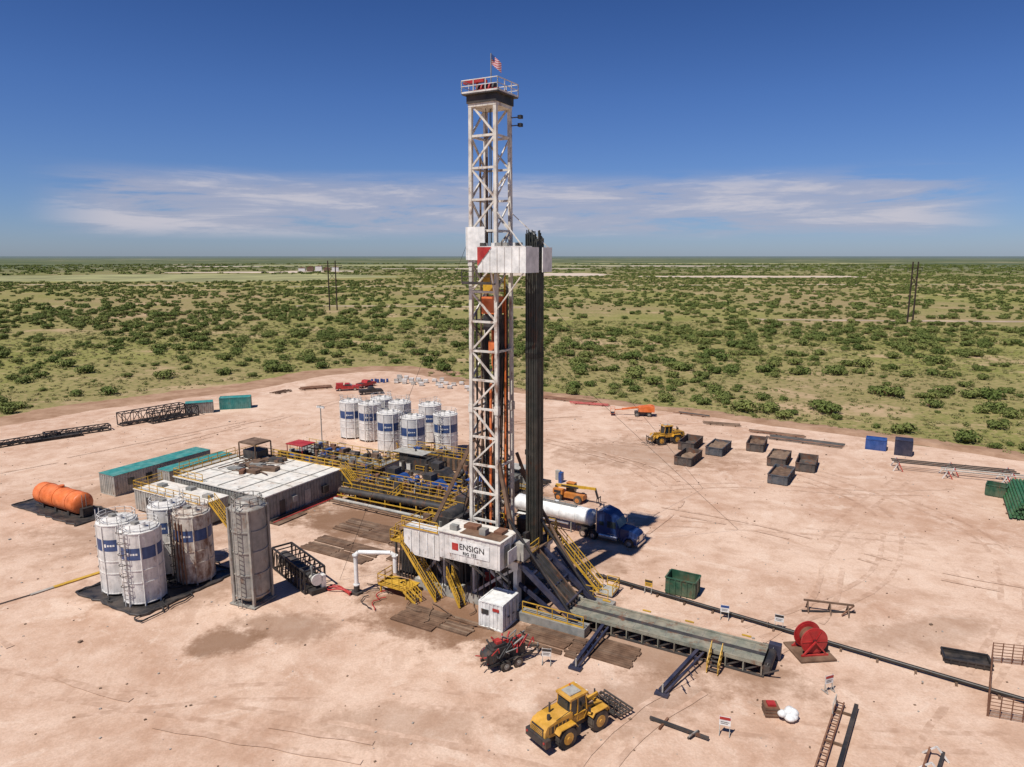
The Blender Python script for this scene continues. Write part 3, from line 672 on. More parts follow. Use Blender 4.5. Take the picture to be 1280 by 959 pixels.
n=10;o.rail([(1.4*math.cos(2*math.pi*i/n),1.4*math.sin(2*math.pi*i/n),10.1) for i in range(n+1)],'silo_grey',.9,.03,5)
o.cyl((-.9,-1.5,.5),(-.9,-1.7,10.2),.12,'silo_grey',8)
o.done()
# ---------------------------------------------------------------- buildings
b=M('mud_system_building')
X0,X1,Y0,Y1=-51.5,-33.5,-1.3,12.6
b.bx(X0,X1,Y0,Y1,.2,3.5,'grey');b.ribs(X0,X1,Y0,Y1,.2,3.5,'grey',.55,.06);b.bx(X0-.15,X1+.15,Y0-.15,Y1+.15,3.5,3.66,'roof_white')
for i in range(5):
    x=X0+1.5+i*(X1-X0-3)/4;b.bx(x-.06,x+.06,Y0,Y1,3.66,3.76,'grey_light')
for y in (3.3,8): b.bx(X0,X1,y-.06,y+.06,3.66,3.74,'grey_light')
for q in range(26): b.box((rr.uniform(X0+3,X1-8),rr.uniform(4,Y1-1),3.9),(rr.uniform(.4,2.4),rr.uniform(.3,1.6),rr.uniform(.15,.6)),rr.choice(['brown','rust','steel_dark','grey','brown']),rz=rr.uniform(-10,40))
for q in range(8): b.cyl((rr.uniform(X0+2,X1-8),rr.uniform(3,11),3.9),(rr.uniform(X0+2,X1-5),rr.uniform(3,11),3.9),.09,'brown',6)
b.rail([(X0,Y0,3.66),(X0,Y1,3.66),(X1,Y1,3.66)]);b.rail([(X0,Y0,3.66),(X0+6,Y0,3.66)])
b.frame(X0+1,X0+4.5,Y1-3.5,Y1-.5,3.7,6.2,.15,'brown');b.bx(X0+1,X0+4.5,Y1-3.5,Y1-.5,6.2,6.35,'brown');b.bx(X0+1.2,X0+4.2,Y1-3,Y1-.8,3.7,5,'steel_dark')
b.bx(X0-3,X0-.3,Y0+3,Y1-1,.2,3.2,'grey_light');b.rail([(X0-3,Y0+3,3.2),(X0-3,Y1-1,3.2)])
b.stairs((X1+.2,Y1+.3,3.6),(X1+3.8,Y1+.3,.2),1.0);b.bx(X1-.5,X1+.3,Y1-.4,Y1+.9,3.45,3.55,'yellow')
b.bx(X1+.02,X1+.09,5.4,6.5,.3,2.5,'grey_light');b.bx(X1+.02,X1+.09,1.0,1.9,.3,2.4,'steel_dark');b.bx(X1+.02,X1+.5,8.6,9.6,1.2,2.2,'steel_dark');b.bx(X1+.02,X1+.4,3,3.8,1.6,2.4,'grey_light')
b.path([(X1+.4,-1,.4),(X1+.4,12,.4)],.12,'steel_dark');b.path([(X1+.9,-1,.2),(X1+.9,12,.2)],.1,'red')
b.bx(X1-.1,X1+2,-1.2,3.8,.12,.2,'brown')
b.done()
b=M('control_house')
b.bx(-52.6,-39.2,-6.6,-2.4,.3,3.1,'grey_light');b.ribs(-52.6,-39.2,-6.6,-2.4,.3,3.1,'grey_light',.5,.05);b.bx(-52.7,-39.1,-6.7,-2.3,3.1,3.2,'roof_white')
b.bx(-50,-49,-6.7,-6.66,.4,2.4,'steel_dark');b.bx(-45,-43.8,-6.7,-6.66,1.4,2.3,'glass')
b.rail([(-52.6,-2.4,3.2),(-52.6,-6.6,3.2),(-39.2,-6.6,3.2)]);b.stairs((-39,-5,3.2),(-35.5,-5,.2),.9)
for q in range(3): b.box((-50+q*4.6,-4.2+q%2,3.4),(1.1,.9,.4),'grey')
b.done()
o=container('office_trailer',-62.2,3.5,16,3.4,3.0,'grey_light',90,'teal');
for q in range(5): o.bx(-6+q*2.8,-5+q*2.8,-1.79,-1.76,1.2,2.2,'glass')
o.done()
o=container('office_trailer',-57.2,6.5,11,2.6,2.9,'grey_light',90,'teal');o.done()
# mud tanks + shakers
def clutter(o,n,x0,x1,y0,y1,z,hm=1.2,mats_=('rust','brown','steel_dark','grey','steel_dark','blue')):
    for i in range(n):
        x,y=rr.uniform(x0,x1),rr.uniform(y0,y1);t=rr.random();m_=rr.choice(mats_);h=rr.uniform(.3,hm)
        if t<.4: o.box((x,y,z+h/2),(rr.uniform(.3,1.4),rr.uniform(.3,1),h),m_,rz=rr.choice([0,0,90,rr.uniform(0,90)]))
        elif t<.6: o.cyl((x,y,z),(x,y,z+h*1.2),rr.uniform(.1,.35),m_,10)
        elif t<.8: o.cyl((x-.6,y,z+.4),(x+.6,y,z+.4),rr.uniform(.15,.35),m_,10);o.box((x+.9,y,z+.35),(.5,.5,.6),'steel_dark')
        else: o.path([(x,y,z),(x,y,z+h*1.3),(x+rr.uniform(-1.5,1.5),y,z+h*1.3),(x+rr.uniform(-1,1),y+rr.uniform(-1,1),z)],.07,m_,7)
t=M('mud_tanks')
t.bx(-50,-31,15,18,.2,2.6,'steel_dark');t.bx(-50,-31,19.5,23,.2,2.6,'grey');t.bx(-50,-31,18.05,19.45,2.4,2.5,'brown')
t.bx(-50,-31,15,18,2.601,2.66,'brown');t.ribs(-50,-31,15,18,.2,2.6,'steel_dark',1.2,.12)
t.rail([(-50,15,2.6),(-31,15,2.6),(-31,23,2.6)]);t.rail([(-50,18.7,2.6),(-31,18.7,2.6)]);t.rail([(-50,23,2.6),(-31,23,2.6)])
clutter(t,50,-49,-32,15.3,17.7,2.66);clutter(t,40,-49,-32,19.8,22.7,2.6)
t.box((-45.6,16.8,4.9),(3.6,2.8,.15),'red')
for x in (-47.2,-44):
    for y in (15.5,18.1): t.beam((x,y,2.6),(x,y,4.85),.1,'red')
t.done()
t=M('mud_tanks')
t.bx(-31,-13,12.2,14.6,.2,2.3,'steel_dark');t.ribs(-31,-13,12.2,14.6,.2,2.3,'steel_dark',1.0,.1);t.bx(-31.1,-12.9,12.1,14.7,2.3,2.38,'brown')
t.rail([(-31,12.2,2.38),(-13,12.2,2.38)]);t.rail([(-31,14.6,2.38),(-13,14.6,2.38)]);t.stairs((-22,12.1,2.4),(-24.5,11.9,.2),.8)
clutter(t,44,-30.5,-13.5,12.5,14.4,2.38,1.0)
t.done()
t=M('mud_tanks')
t.bx(-34,-16,29.2,31.6,.2,2.2,'brown');t.ribs(-34,-16,29.2,31.6,.2,2.2,'steel_dark',1.0,.1);t.rail([(-34,29.2,2.2),(-16,29.2,2.2)]);t.rail([(-34,31.6,2.2),(-16,31.6,2.2)]);clutter(t,30,-33,-17,29.5,31.3,2.2,.9);t.done()
p=M('flow_line')
p.cyl((-31.5,10.2,1.5),(-12.5,10.2,2.1),.45,'steel_dark',16);p.cyl((-12.5,10.2,2.1),(-7,4,4.6),.35,'steel_dark',14)
p.cyl((-31.5,9.0,.6),(-10,9.0,.6),.22,'grey_light',12);p.cyl((-31.5,8.3,.5),(-8,8.3,.5),.14,'brown',10)
p.bx(-31.5,-12.5,10.9,11.7,1.2,1.3,'yellow');p.rail([(-31.5,10.9,1.3),(-12.5,10.9,1.3)])
for x in [-31+i*2.6 for i in range(8)]: p.beam((x,9.9,0),(x,9.9,1.6),.15,'yellow');p.beam((x,11.5,0),(x,11.5,1.3),.15,'steel_dark')
p.beam((-31.5,9.6,1.0),(-12.5,9.6,1.2),.12,'yellow')
p.done()
def mudpump(x,y,rot,m='blue'):
    o=M('mud_pump',x,y,rot);o.bx(-3,3,-1.4,1.4,.05,.5,'steel_dark')
    o.prism([(-2.6,.5),(.2,.5),(.2,1.6),(-.6,2.3),(-1.8,2.3),(-2.6,1.7)],-1.2,1.2,m);o.bx(.2,1.9,-1,1,.7,1.6,m)
    for y_ in (-.7,0,.7): o.cyl((1.9,y_,.9),(2.9,y_,.9),.28,m,12);o.cyl((2.6,y_,.9),(2.6,y_,1.7),.2,m,10)
    o.ell((2.2,0,2.2),.4,.4,.5,m);o.cyl((2.9,-1.2,.7),(2.9,1.2,.7),.16,'steel_dark',8);o.box((-2,0,2.8),(1.4,1.6,.9),'steel_dark');o.cyl((-1,-1.5,1.3),(-1,1.5,1.3),.7,'steel_dark',14)
    o.rail([(-3,-1.5,.5),(3,-1.5,.5)]);clutter(o,6,-2.8,2.8,-1.3,1.3,.5,1.6);o.done()
mudpump(-26,18,0);mudpump(-19.5,18,0);mudpump(-22,23.5,5,'steel_dark')
def genset(x,y,rot,m,n='generator_skid',l=6,h=2.9):
    o=M(n,x,y,rot);o.bx(-l/2,l/2,-1.3,1.3,.05,.35,'steel_dark');o.bx(-l/2+.2,l/2-1.4,-1.1,1.1,.35,h*.8,m);o.bx(l/2-1.3,l/2-.2,-1,1,.4,h*.75,'black')
    for i in range(5): o.bx(-l/2+.5+i*.7,-l/2+.95+i*.7,-1.13,-1.1,.8,h*.65,'black')
    o.cyl((-.5,.3,h*.8),(-.5,.3,h+.5),.14,'steel_dark',8);o.cyl((-1.5,-.4,h*.8+.3),(.6,-.4,h*.8+.3),.3,'grey',10);o.frame(-l/2+.1,l/2-.1,-1.25,1.25,.35,h,.1,'steel_dark');o.bx(-l/2,l/2-2,-1.35,1.35,h+.06,h+.12,'grey_light' if m!='blue' else 'blue')
    o.done()
genset(-13,20,0,'blue');genset(-13.5,24,0,'steel_dark');genset(-30.5,27.0,0,'steel_dark',l=8);genset(-12,28,0,'grey')
d=M('shaker_deck')
d.bx(-12.4,-7.5,8,16,2.9,3.02,'brown');
for x in (-12.2,-10,-7.7):
    for y in (8.2,12,15.8): d.beam((x,y,0),(x,y,2.9),.18,'steel_dark')
d.rail([(-12.4,8,3),(-7.5,8,3),(-7.5,16,3),(-12.4,16,3),(-12.4,8,3)]);d.box((-10,10,3.7),(2.6,1.6,1.2),'steel_dark');d.box((-10,13,3.7),(2.6,1.6,1.2),'grey');d.bx(-12,-8,9,15,.2,2.2,'steel_dark');d.stairs((-7.5,9,3),(-4.2,9,.1),.9);d.box((-9,15,3.8),(1,1,1.5),'brown');clutter(d,18,-12,-8,8.5,15.5,3.02,1.4);d.done()
pr=M('pit_piping')
for q in range(12): pr.path([(-34+q*1.7,8.4+.2*q%1,.2),(-33+q*1.5,24+(q%4),.25)],.09,rr.choice(['steel_dark','rust','black']),6)
for q in range(6): pr.path([(-36,25+q*.5,.3),(-9,24.5+q*.6,.3)],.1,rr.choice(['steel_dark','yellow','grey']),6)
clutter(pr,70,-42,-7,24,34,.05,1.6,('rust','brown','steel_dark','grey','steel_dark','blue','yellow','grey_light'));clutter(pr,34,-31,-10,15.2,26,.05,1.8,('rust','brown','steel_dark','grey','steel_dark','yellow'))
clutter(pr,22,-9,0,3,16,.05,1.2,('rust','brown','steel_dark','grey','steel_dark'))
pr.rail([(-30,25.8,.1),(-10,25.8,.1)]);pr.rail([(-36,14,.1),(-36,24,.1)])
for q in range(5): x=-38+q*1.5;pr.bx(x,x+1.1,25.6,26.7,.2,1.3,'white');pr.frame(x,x+1.1,25.6,26.7,.1,1.35,.05,'grey')
pr.done()
for x,y,ld in ((-54.2,38.2,180),(-49.8,38.4,-60),(-41.8,34.1,180),(-36.0,33.2,-120),(-32.4,37.8,-80),(-51.0,43.2,90),(-45.6,42,90),(-39.4,43,100)):
    silo('storage_silo',x,y,2.1,7.0,4.0,5.4,False,ld).done()
o=M('light_tower',-53.5,29.5);o.cyl((0,0,0),(0,0,7.8),.09,'grey',8);o.bx(-.8,.8,-.8,.8,.05,1.2,'grey_light');o.beam((-.8,0,7.7),(.8,0,7.7),.1,'grey')
for x in (-.7,-.25,.25,.7): o.box((x,0,7.5),(.32,.25,.3),'white_clean')
o.done()
o=M('orange_tank',-61.6,-11.1,0)
o.cyl((-4.6,0,1.75),(4.6,0,1.75),1.45,'orange',32);o.ell((-4.6,0,1.75),.6,1.45,1.45,'orange',20);o.ell((4.6,0,1.75),.6,1.45,1.45,'orange',20)
for x in (-3,0,3): o.cyl((x-.05,0,1.75),(x+.05,0,1.75),1.5,'orange',32);o.bx(x-.2,x+.2,-1.1,1.1,.13,.9,'steel_dark')
for y in (-.8,.8): o.bx(-5.2,5.4,y-.12,y+.12,.13,.32,'steel_dark')
o.cyl((0,0,3.1),(0,0,3.5),.4,'orange',14);o.box((5.4,0,.8),(.8,1.4,1.1),'black');o.beam((5.3,-.4,.3),(5.3,-.4,3.1),.06,'grey');o.beam((5.3,.1,.3),(5.3,.1,3.1),.06,'grey')
o.done()
# ---------------------------------------------------------------- wheel loader
def loader(name,x,y,rot,world=True,frame=True,sc_=1):
    o=M(name,x,y,rot,0,world);Yl='loader_yellow'
    for wx in (-1.65,1.65):
        for wy in (-1.08,1.08): o.tire((wx,wy,.86),.86,.62,Yl)
    o.prism([(-3.5,1.3),(-1.0,1.05),(-.8,1.2),(-.8,2.35),(-2.4,2.34),(-3.25,2.18),(-3.5,1.8)],-.85,.85,Yl)
    o.bx(-3.7,-3.2,-1.15,1.15,.75,1.35,'steel_dark');o.bx(-3.74,-3.702,-.75,.75,.8,1.3,'black')
    o.bx(-3.55,-3.47,-.65,.65,1.4,2.0,'black')
    for i in range(4): o.bx(-3.58,-3.552,-.6,.6,1.46+i*.13,1.5+i*.13,Yl)
    for sd in (-1,1):
        o.bx(-3.1,-1.2,sd*.862-.01,sd*.862+.01,1.5,2.05,'black')
        for i in range(5): o.bx(-3.0+i*.37,-2.94+i*.37,sd*.88-.01,sd*.88+.01,1.5,2.05,Yl)
        o.prism([(-2.65,1.5),(-2.4,1.82),(-.95,1.82),(-.7,1.45),(-.7,1.38),(-1,1.74),(-2.35,1.74),(-2.6,1.42)],sd*1.1-.3,sd*1.1+.3,Yl)
        o.prism([(.75,1.5),(1,1.82),(2.4,1.82),(2.6,1.45),(2.6,1.38),(2.35,1.74),(1.05,1.74),(.8,1.42)],sd*1.1-.3,sd*1.1+.3,Yl)
        o.cyl((-3.6,sd*.95,1.15),(-3.75,sd*.95,1.15),.09,'red',8)
        o.beam((-.5,sd*1.15,.55),(-.5,sd*1.15,1.3),.1,'steel_dark',.5)
    o.bx(-3.2,-.6,-.5,.5,.55,1.1,'steel_dark');o.bx(-.7,2.6,-.42,.42,.6,1.25,'steel_dark');o.cyl((-.1,0,.5),(-.1,0,1.4),.25,'steel_dark',10)
    o.prism([(-.95,1.25),(.45,1.25),(.75,1.9),(.55,3.25),(-.85,3.25),(-1,2.2)],-.7,.7,'glass')
    for sd in (-.72,.72):
        for a,b_ in (((-.97,1.25),(-.87,3.25)),((.45,1.25),(.77,1.9)),((.77,1.9),(.57,3.25)),((-.2,1.25),(-.2,3.25)),((-.97,1.9),(.77,1.9)),((-.97,1.3),(.45,1.3))): o.beam((a[0],sd,a[1]),(b_[0],sd,b_[1]),.09,Yl)
    o.bx(-1.05,.8,-.82,.82,3.25,3.42,Yl);o.bx(-.9,.5,-.74,.74,1.26,1.8,Yl);o.box((-.2,0,3.47),(1.1,1.0,.09),'grey_light');o.bx(-1.02,-.98,-.5,.5,2.0,3.1,'glass')
    o.cyl((-2.1,.3,2.3),(-2.1,.3,3.1),.08,'steel_dark',8);o.cyl((-2.7,-.3,2.3),(-2.7,-.3,2.65),.14,'black',8);o.cyl((.1,.5,3.4),(.1,.5,3.65),.07,'orange',8)
    for sd in (-.75,.75):
        o.beam((.4,sd*1.2,2.2),(.6,sd*1.6,2.0),.05,'black');o.box((.62,sd*1.6,2.15),(.06,.2,.35),'black')
        o.box((.82,sd*.8,3.35),(.1,.2,.14),'white_clean');o.beam((-2.4,sd*1.1,2.35),(-.9,sd*1.1,2.6),.04,'black')
    for sd in (-.5,.5):
        o.beam((.95,sd,1.85),(2.5,sd,1.55),.2,Yl,.38);o.beam((2.45,sd,1.6),(3.3,sd,.75),.2,Yl,.34);o.cyl((1.0,sd,1.0),(2.5,sd,1.4),.08,'chrome',8);o.beam((.95,sd,1.2),(.95,sd,2.05),.22,Yl,.4)
    o.beam((1.2,0,2.0),(2.6,0,2.1),.16,Yl,.3);o.cyl((2.6,0,2.1),(3.3,0,1.3),.07,'chrome',8);o.beam((2.5,-.5,1.55),(2.5,.5,1.55),.2,Yl)
    for z in (.5,1.35): o.beam((3.4,-1.1,z),(3.4,1.1,z),.1,'steel_dark',.16)
    for y_ in (-1.1,-.5,.5,1.1): o.beam((3.4,y_,.45),(3.4,y_,1.6),.1,'steel_dark')
    for y_ in (-.5,.5): o.beam((3.4,y_,.42),(4.8,y_,.36),.14,'steel_dark',.06)
    if frame:
        for y_ in (-1.5,-.9,-.3,.3,.9,1.5): o.beam((3.5,y_,.48),(5.0,y_,.48),.12,'brown')
        for x_ in (3.55,3.9,4.25,4.6,5.0): o.beam((x_,-1.6,.57),(x_,1.6,.57),.12,'steel_dark')
    ob=o.done(.02);ob.scale=(sc_,sc_,sc_);return ob
loader('wheel_loader',4.4,46.4,38,sc_=.95)
loader('wheel_loader',28.3,127,200,True,False)
# ---------------------------------------------------------------- truck
def truck():
    o=M('semi_truck',7.3,15.4,-4,0.0);B='truck_blue'
    o.bx(-4.0,3.4,-.5,.5,.75,1.05,'steel_dark')
    for x in (-3.4,-2.1): 
        for y in (-.95,.95): o.tire((x,y,.52),.52,.55,'chrome')
    for y in (-1.05,1.05): o.tire((2.7,y,.52),.52,.3,'chrome')
    o.prism([(-1.5,.95),(-1.5,3.75),(-.9,3.95),(.3,3.6),(.9,3.05),(1.35,2.15),(1.35,.95)],-1.22,1.22,B)
    o.prism([(1.35,.95),(1.35,2.1),(2.4,2.02),(3.35,1.8),(3.62,1.5),(3.68,.6),(3.2,.55),(3.2,1.0),(2.95,1.15),(2.4,1.15),(2.15,1.0),(2.1,.6),(1.35,.6)],-.92,.92,B)
    for sd in (-1,1):
        o.prism([(1.9,.6),(2.0,1.1),(2.35,1.35),(3.05,1.35),(3.4,1.15),(3.62,1.2),(3.66,.55),(3.35,.5),(3.25,.9),(3.0,1.14),(2.4,1.14),(2.15,.9),(2.1,.55)],sd*1.07-.15,sd*1.07+.15,B)
        o.bx(-.15,.95,sd*1.235-.01,sd*1.235+.01,2.0,2.8,'glass');o.bx(-1.2,-.6,sd*1.235-.01,sd*1.235+.01,2.1,2.6,'glass')
        o.cyl((-1.2,sd*1.02,.75),(1.2,sd*1.02,.75),.33,'chrome',14);o.cyl((-1.68,sd*.95,1.0),(-1.68,sd*.95,4.0),.09,'chrome',10)
        o.bx(3.3,3.7,sd*.95-.2,sd*.95+.2,1.0,1.22,'chrome');o.beam((1.0,sd*1.25,2.3),(1.2,sd*1.55,2.3),.05,B);o.box((1.2,sd*1.55,2.35),(.1,.22,.55),B)
        o.bx(-.1,.9,sd*1.24-.005,sd*1.24+.005,1.2,1.25,'chrome')
    o.add([(.97,-1.08,2.98),(1.4,-1.12,2.18),(1.4,1.12,2.18),(.97,1.08,2.98)],[(0,1,2,3)],'glass')
    o.bx(3.66,3.72,-.5,.5,.75,1.5,'chrome');o.bx(3.55,3.82,-1.15,1.15,.35,.62,'chrome')
    o.cyl((-2.8,0,1.1),(-2.8,0,1.2),.5,'black',14);o.done(.04)
    t=M('tanker_trailer',-.6,16.1,-4,0)
    n=32
    for x0,x1,r0,r1 in ((-5.6,5.2,1,1),(-6.0,-5.6,.6,1),(5.2,5.6,1,.6)):
        A=[];Bv_=[]
        for i in range(n):
            q=2*math.pi*i/n;A.append((x0,1.15*r0*math.cos(q),2.25+1.02*r0*math.sin(q)));Bv_.append((x1,1.15*r1*math.cos(q),2.25+1.02*r1*math.sin(q)))
        t.add(A+Bv_,[(i,(i+1)%n,n+(i+1)%n,n+i) for i in range(n)],'white_clean',True)
        if r0<1:t.add(A,[tuple(range(n))],'white_clean')
        if r1<1:t.add(Bv_,[tuple(range(n-1,-1,-1))],'white_clean')
    for x in (-5.5,-3.4,-1.2,1,3.2,5.1):
        for i in range(n):
            a,b_=2*math.pi*i/n,2*math.pi*(i+1)/n;t.beam((x,1.17*math.cos(a),2.25+1.04*math.sin(a)),(x,1.17*math.cos(b_),2.25+1.04*math.sin(b_)),.07,'white_clean')
    t.bx(-5.6,-.8,-.45,.45,.85,1.3,'steel_dark');t.bx(3,5.4,-.45,.45,1.0,1.3,'steel_dark')
    for x in (-4.6,-3.3):
        for y in (-.9,.9): t.tire((x,y,.52),.52,.55,'chrome');t.bx(x-.6,x+.6,y-.32,y+.32,1.1,1.14,'white_clean')
    for y in (-.8,.8): t.beam((2.6,y,.05),(2.6,y,1.4),.14,'grey')
    t.cyl((-2.5,-1.1,1.2),(2.4,-1.1,1.2),.12,'chrome',10);t.cyl((0,0,3.2),(0,0,3.45),.35,'white_clean',12);t.bx(-3,3,-.25,.25,3.3,3.34,'grey');t.rail([(-3,-.4,3.25),(3,-.4,3.25)],'grey',.5)
    t.done(.02)
truck()
def telehandler():
    o=M('telehandler',-3.0,25.8,-3);C='handler_orange'
    for x in (-1.6,1.7):
        for y in (-.95,.95): o.tire((x,y,.65),.65,.45,C)
    o.bx(-2.6,2.5,-.65,.65,.6,1.35,C);o.bx(-2.6,-.9,-1.05,-.3,1.1,1.9,C);o.bx(-2.4,-1.2,-1.07,-1.051,1.3,1.7,'black')
    o.prism([(-.9,1.1),(.4,1.1),(.6,1.8),(.4,2.7),(-.8,2.7)],.2,1.05,'glass')
    for y in (.2,1.05):
        for a,b_ in (((-.9,1.1),(-.8,2.7)),((.6,1.8),(.4,2.7)),((-.8,2.7),(.4,2.7))): o.beam((a[0],y,a[1]),(b_[0],y,b_[1]),.1,C)
    o.bx(-.9,.5,.15,1.1,2.7,2.8,C)
    o.beam((-2.5,-.15,2.2),(2.6,-.15,2.6),.35,'yellow',.42);o.bx(-1.5,1.5,-.335,-.326,2.2,2.5,'black');o.beam((2.4,-.15,2.6),(4.4,-.15,2.7),.3,'yellow',.36);o.beam((4.3,-.15,2.7),(4.8,-.15,1.2),.25,'black');o.beam((-2.4,-.15,1.2),(-2.4,-.15,2.2),.4,'black')
    for y in (-.8,-.15,.5): o.beam((4.9,y,.7),(4.9,y,1.5),.1,'black')
    o.beam((4.9,-.8,1.4),(4.9,.5,1.4),.12,'black')
    for y in (-.6,.3): o.beam((4.9,y,.7),(6.0,y,.68),.12,'black',.06)
    ob=o.done(.03);ob.scale=(.9,.9,.9)
telehandler()
def boomlift():
    o=M('boom_lift',28.2,149.5,172,world=True)
    for x in (-1.3,1.3):
        for y in (-.95,.95): o.tire((x,y,.5),.5,.4,'grey')
    o.bx(-1.8,1.8,-.8,.8,.5,1.0,'steel_dark');o.prism([(-2.4,1.05),(1,1.05),(1,2.0),(-1.6,2.4),(-2.4,2.2)],-1.1,-.25,'orange');o.prism([(-2.4,1.05),(1,1.05),(1,2.0),(-1.6,2.4),(-2.4,2.2)],.25,1.1,'orange')
    o.beam((-2,0,2.3),(4.5,0,1.4),.35,'orange',.4);o.beam((4.3,0,1.4),(6,0,1.2),.22,'orange');o.frame(6,6.9,-1,1,.5,1.6,.07,'orange');o.bx(6,6.9,-1,1,.5,.56,'steel_dark');o.bx(-1,.5,-.3,.3,1.0,1.8,'red')
    o.done(.03)
boomlift()
def pickup(name,x,y,rot,m,dual=False):
    o=M(name,x,y,rot,world=True)
    for xx in (-1.9,1.9):
        for yy in (-.85,.85): o.tire((xx,yy,.42),.42,.28,'chrome')
    o.prism([(-2.9,.55),(-2.9,1.25),(-.9,1.25),(-.75,1.3),(-.55,1.85),(.55,1.85),(1.2,1.28),(2.7,1.15),(2.9,.95),(2.95,.5)],-.98,.98,m)
    o.bx(-2.75,-.95,-.82,.82,1.251,1.27,'black')
    for sd in (-.99,.99): o.add([(-.7,sd,1.32),(-.5,sd,1.78),(.5,sd,1.78),(1.0,sd,1.32)],[(0,1,2,3)],'glass')
    o.add([(.6,-.85,1.83),(.6,.85,1.83),(1.2,.85,1.31),(1.2,-.85,1.31)],[(3,2,1,0)],'glass');o.bx(2.9,3.02,-.95,.95,.45,.75,'chrome');o.bx(-3.02,-2.9,-.95,.95,.45,.7,'chrome')
    return o
pickup('pickup_truck',-35.2,174.2,20,'black').done(.04)
o=pickup('pickup_truck',-42.2,179,12,'red');o.box((-1.9,0,1.6),(1.8,1.7,.7),'red');o.done(.04)
pickup('pickup_truck',-38.4,184,60,'red').done(.04)
o=M('trailer_pump_unit',9.2,-13.9,62)
for x in (-.7,.5):
    for y in (-.95,.95): o.tire((x,y,.45),.45,.3,'grey')
for y in (-.6,.6): o.beam((-2.2,y,.65),(2.2,y,.65),.14,'black',.2)
o.beam((2.2,.6,.65),(3.3,0,.6),.12,'black');o.beam((2.2,-.6,.65),(3.3,0,.6),.12,'black');o.cyl((3.2,0,0.05),(3.2,0,.9),.07,'grey',8)
o.box((-.9,0,1.4),(1.7,1.1,1.1),'black');o.box((-.9,0,2.05),(1.2,.8,.25),'black');o.box((-.9,0,2.3),(.5,.6,.25),'red');o.cyl((.5,-.5,1.2),(.5,.5,1.2),.5,'black',16);o.box((1.2,0,1.2),(.7,1,.8),'black');o.cyl((1.1,-.3,1.5),(1.1,-.3,2.4),.16,'red',10);o.cyl((-1.8,-.6,1.3),(-1.8,.6,1.3),.5,'steel_dark',14)
for q in range(50):
    a=Vector((rr.uniform(-2.2,2.2),rr.uniform(-1,1),rr.uniform(.6,1.9)));o.path([a,a+Vector((rr.uniform(-.5,.5),rr.uniform(-.4,.4),rr.uniform(-.3,.7))),a+Vector((rr.uniform(-.9,.9),rr.uniform(-.4,.4),rr.uniform(-.6,.6)))],.05,rr.choice(['black','red','black','grey','red']),6)
for q in range(16): o.cyl((rr.uniform(-1.8,1.8),rr.uniform(-.8,.8),1.2),(rr.uniform(-1.8,1.8),rr.uniform(-.7,.7),2.4),.08,rr.choice(['black','red','grey','red']),7)
o.done()
o=M('cable_reel',31.4,.3,35)
o.bx(-1.6,1.6,-1.6,1.6,.1,.22,'wood')
for y in (-.6,.6): o.cyl((0,y-.05,1.45),(0,y+.05,1.45),1.2,'red',32);o.cyl((0,y-.08,1.45),(0,y+.08,1.45),1.05,'red',32);o.cyl((0,y-.12,1.45),(0,y+.12,1.45),.2,'black',12)
for y in (-.69,.69):
    for t in range(6): o.beam((0,y,1.45),(1.1*math.cos(t*math.pi/3),y,1.45+1.1*math.sin(t*math.pi/3)),.08,'red',.04)
o.cyl((0,-.55,1.45),(0,.55,1.45),.75,'rust',24)
for y in (-.85,.85):
    o.beam((-1.1,y,.25),(0,y,1.5),.12,'red');o.beam((1.1,y,.25),(0,y,1.5),.12,'red');o.beam((-1.2,y,.29),(1.2,y,.29),.14,'red')
o.box((1.2,0,.55),(.5,.8,.6),'black');o.done()
def dumpster(name,x,y,l,w,h,m,rot=0,fill=None,world=False,low=.8):
    o=M(name,x,y,rot,0,world);t=.08
    for sd in (-1,1):
        o.bx(-l/2,l/2,sd*w/2-t/2,sd*w/2+t/2,.15,h,m)
        for i in range(int(l/.6)): 
            xx=-l/2+.4+i*.6;o.bx(xx-.06,xx+.06,sd*(w/2+.08)-.04,sd*(w/2+.08)+.04,.15,h-.08,m)
        o.bx(-l/2-.05,l/2+.05,sd*(w/2+.04)-.08,sd*(w/2+.04)+.08,h-.07,h+.05,m)
    for sd in (-1,1):
        o.bx(sd*l/2-t/2,sd*l/2+t/2,-w/2+.04,w/2-.04,.15,h-.01,m);o.bx(sd*(l/2+.04)-.07,sd*(l/2+.04)+.07,-w/2,w/2,h-.1,h+.03,m)
        for yy in (-.3,.3): o.bx(sd*(l/2+.08)-.04,sd*(l/2+.08)+.04,yy*w-.06,yy*w+.06,.15,h-.12,m)
    o.bx(-l/2,l/2,-w/2,w/2,.05,.2,m)
    if fill:
        n=10;vs=[];
        for i in range(n+1):
            for j in range(n+1): vs.append((-l/2+.05+(l-.1)*i/n,-w/2+.05+(w-.1)*j/n,max(.22,h*low+.35*noise.noise((i*.5+x,j*.5,y))*h*.6)))
        o.add(vs,[(i*(n+1)+j,(i+1)*(n+1)+j,(i+1)*(n+1)+j+1,i*(n+1)+j+1) for i in range(n) for j in range(n)],fill,True)
    return o
dumpster('green_dumpster',18.6,6.0,3.0,2.0,1.8,'green',0,'mud',low=.3).done(.01)
dumpster('green_dumpster',49.6,57.6,2.4,2.0,1.7,'green',-10,'mud',low=.3).done(.01)
dumpster('drip_tray',43.2,5.2,3.4,1.7,.55,'black',8,'liner',low=.45).done()
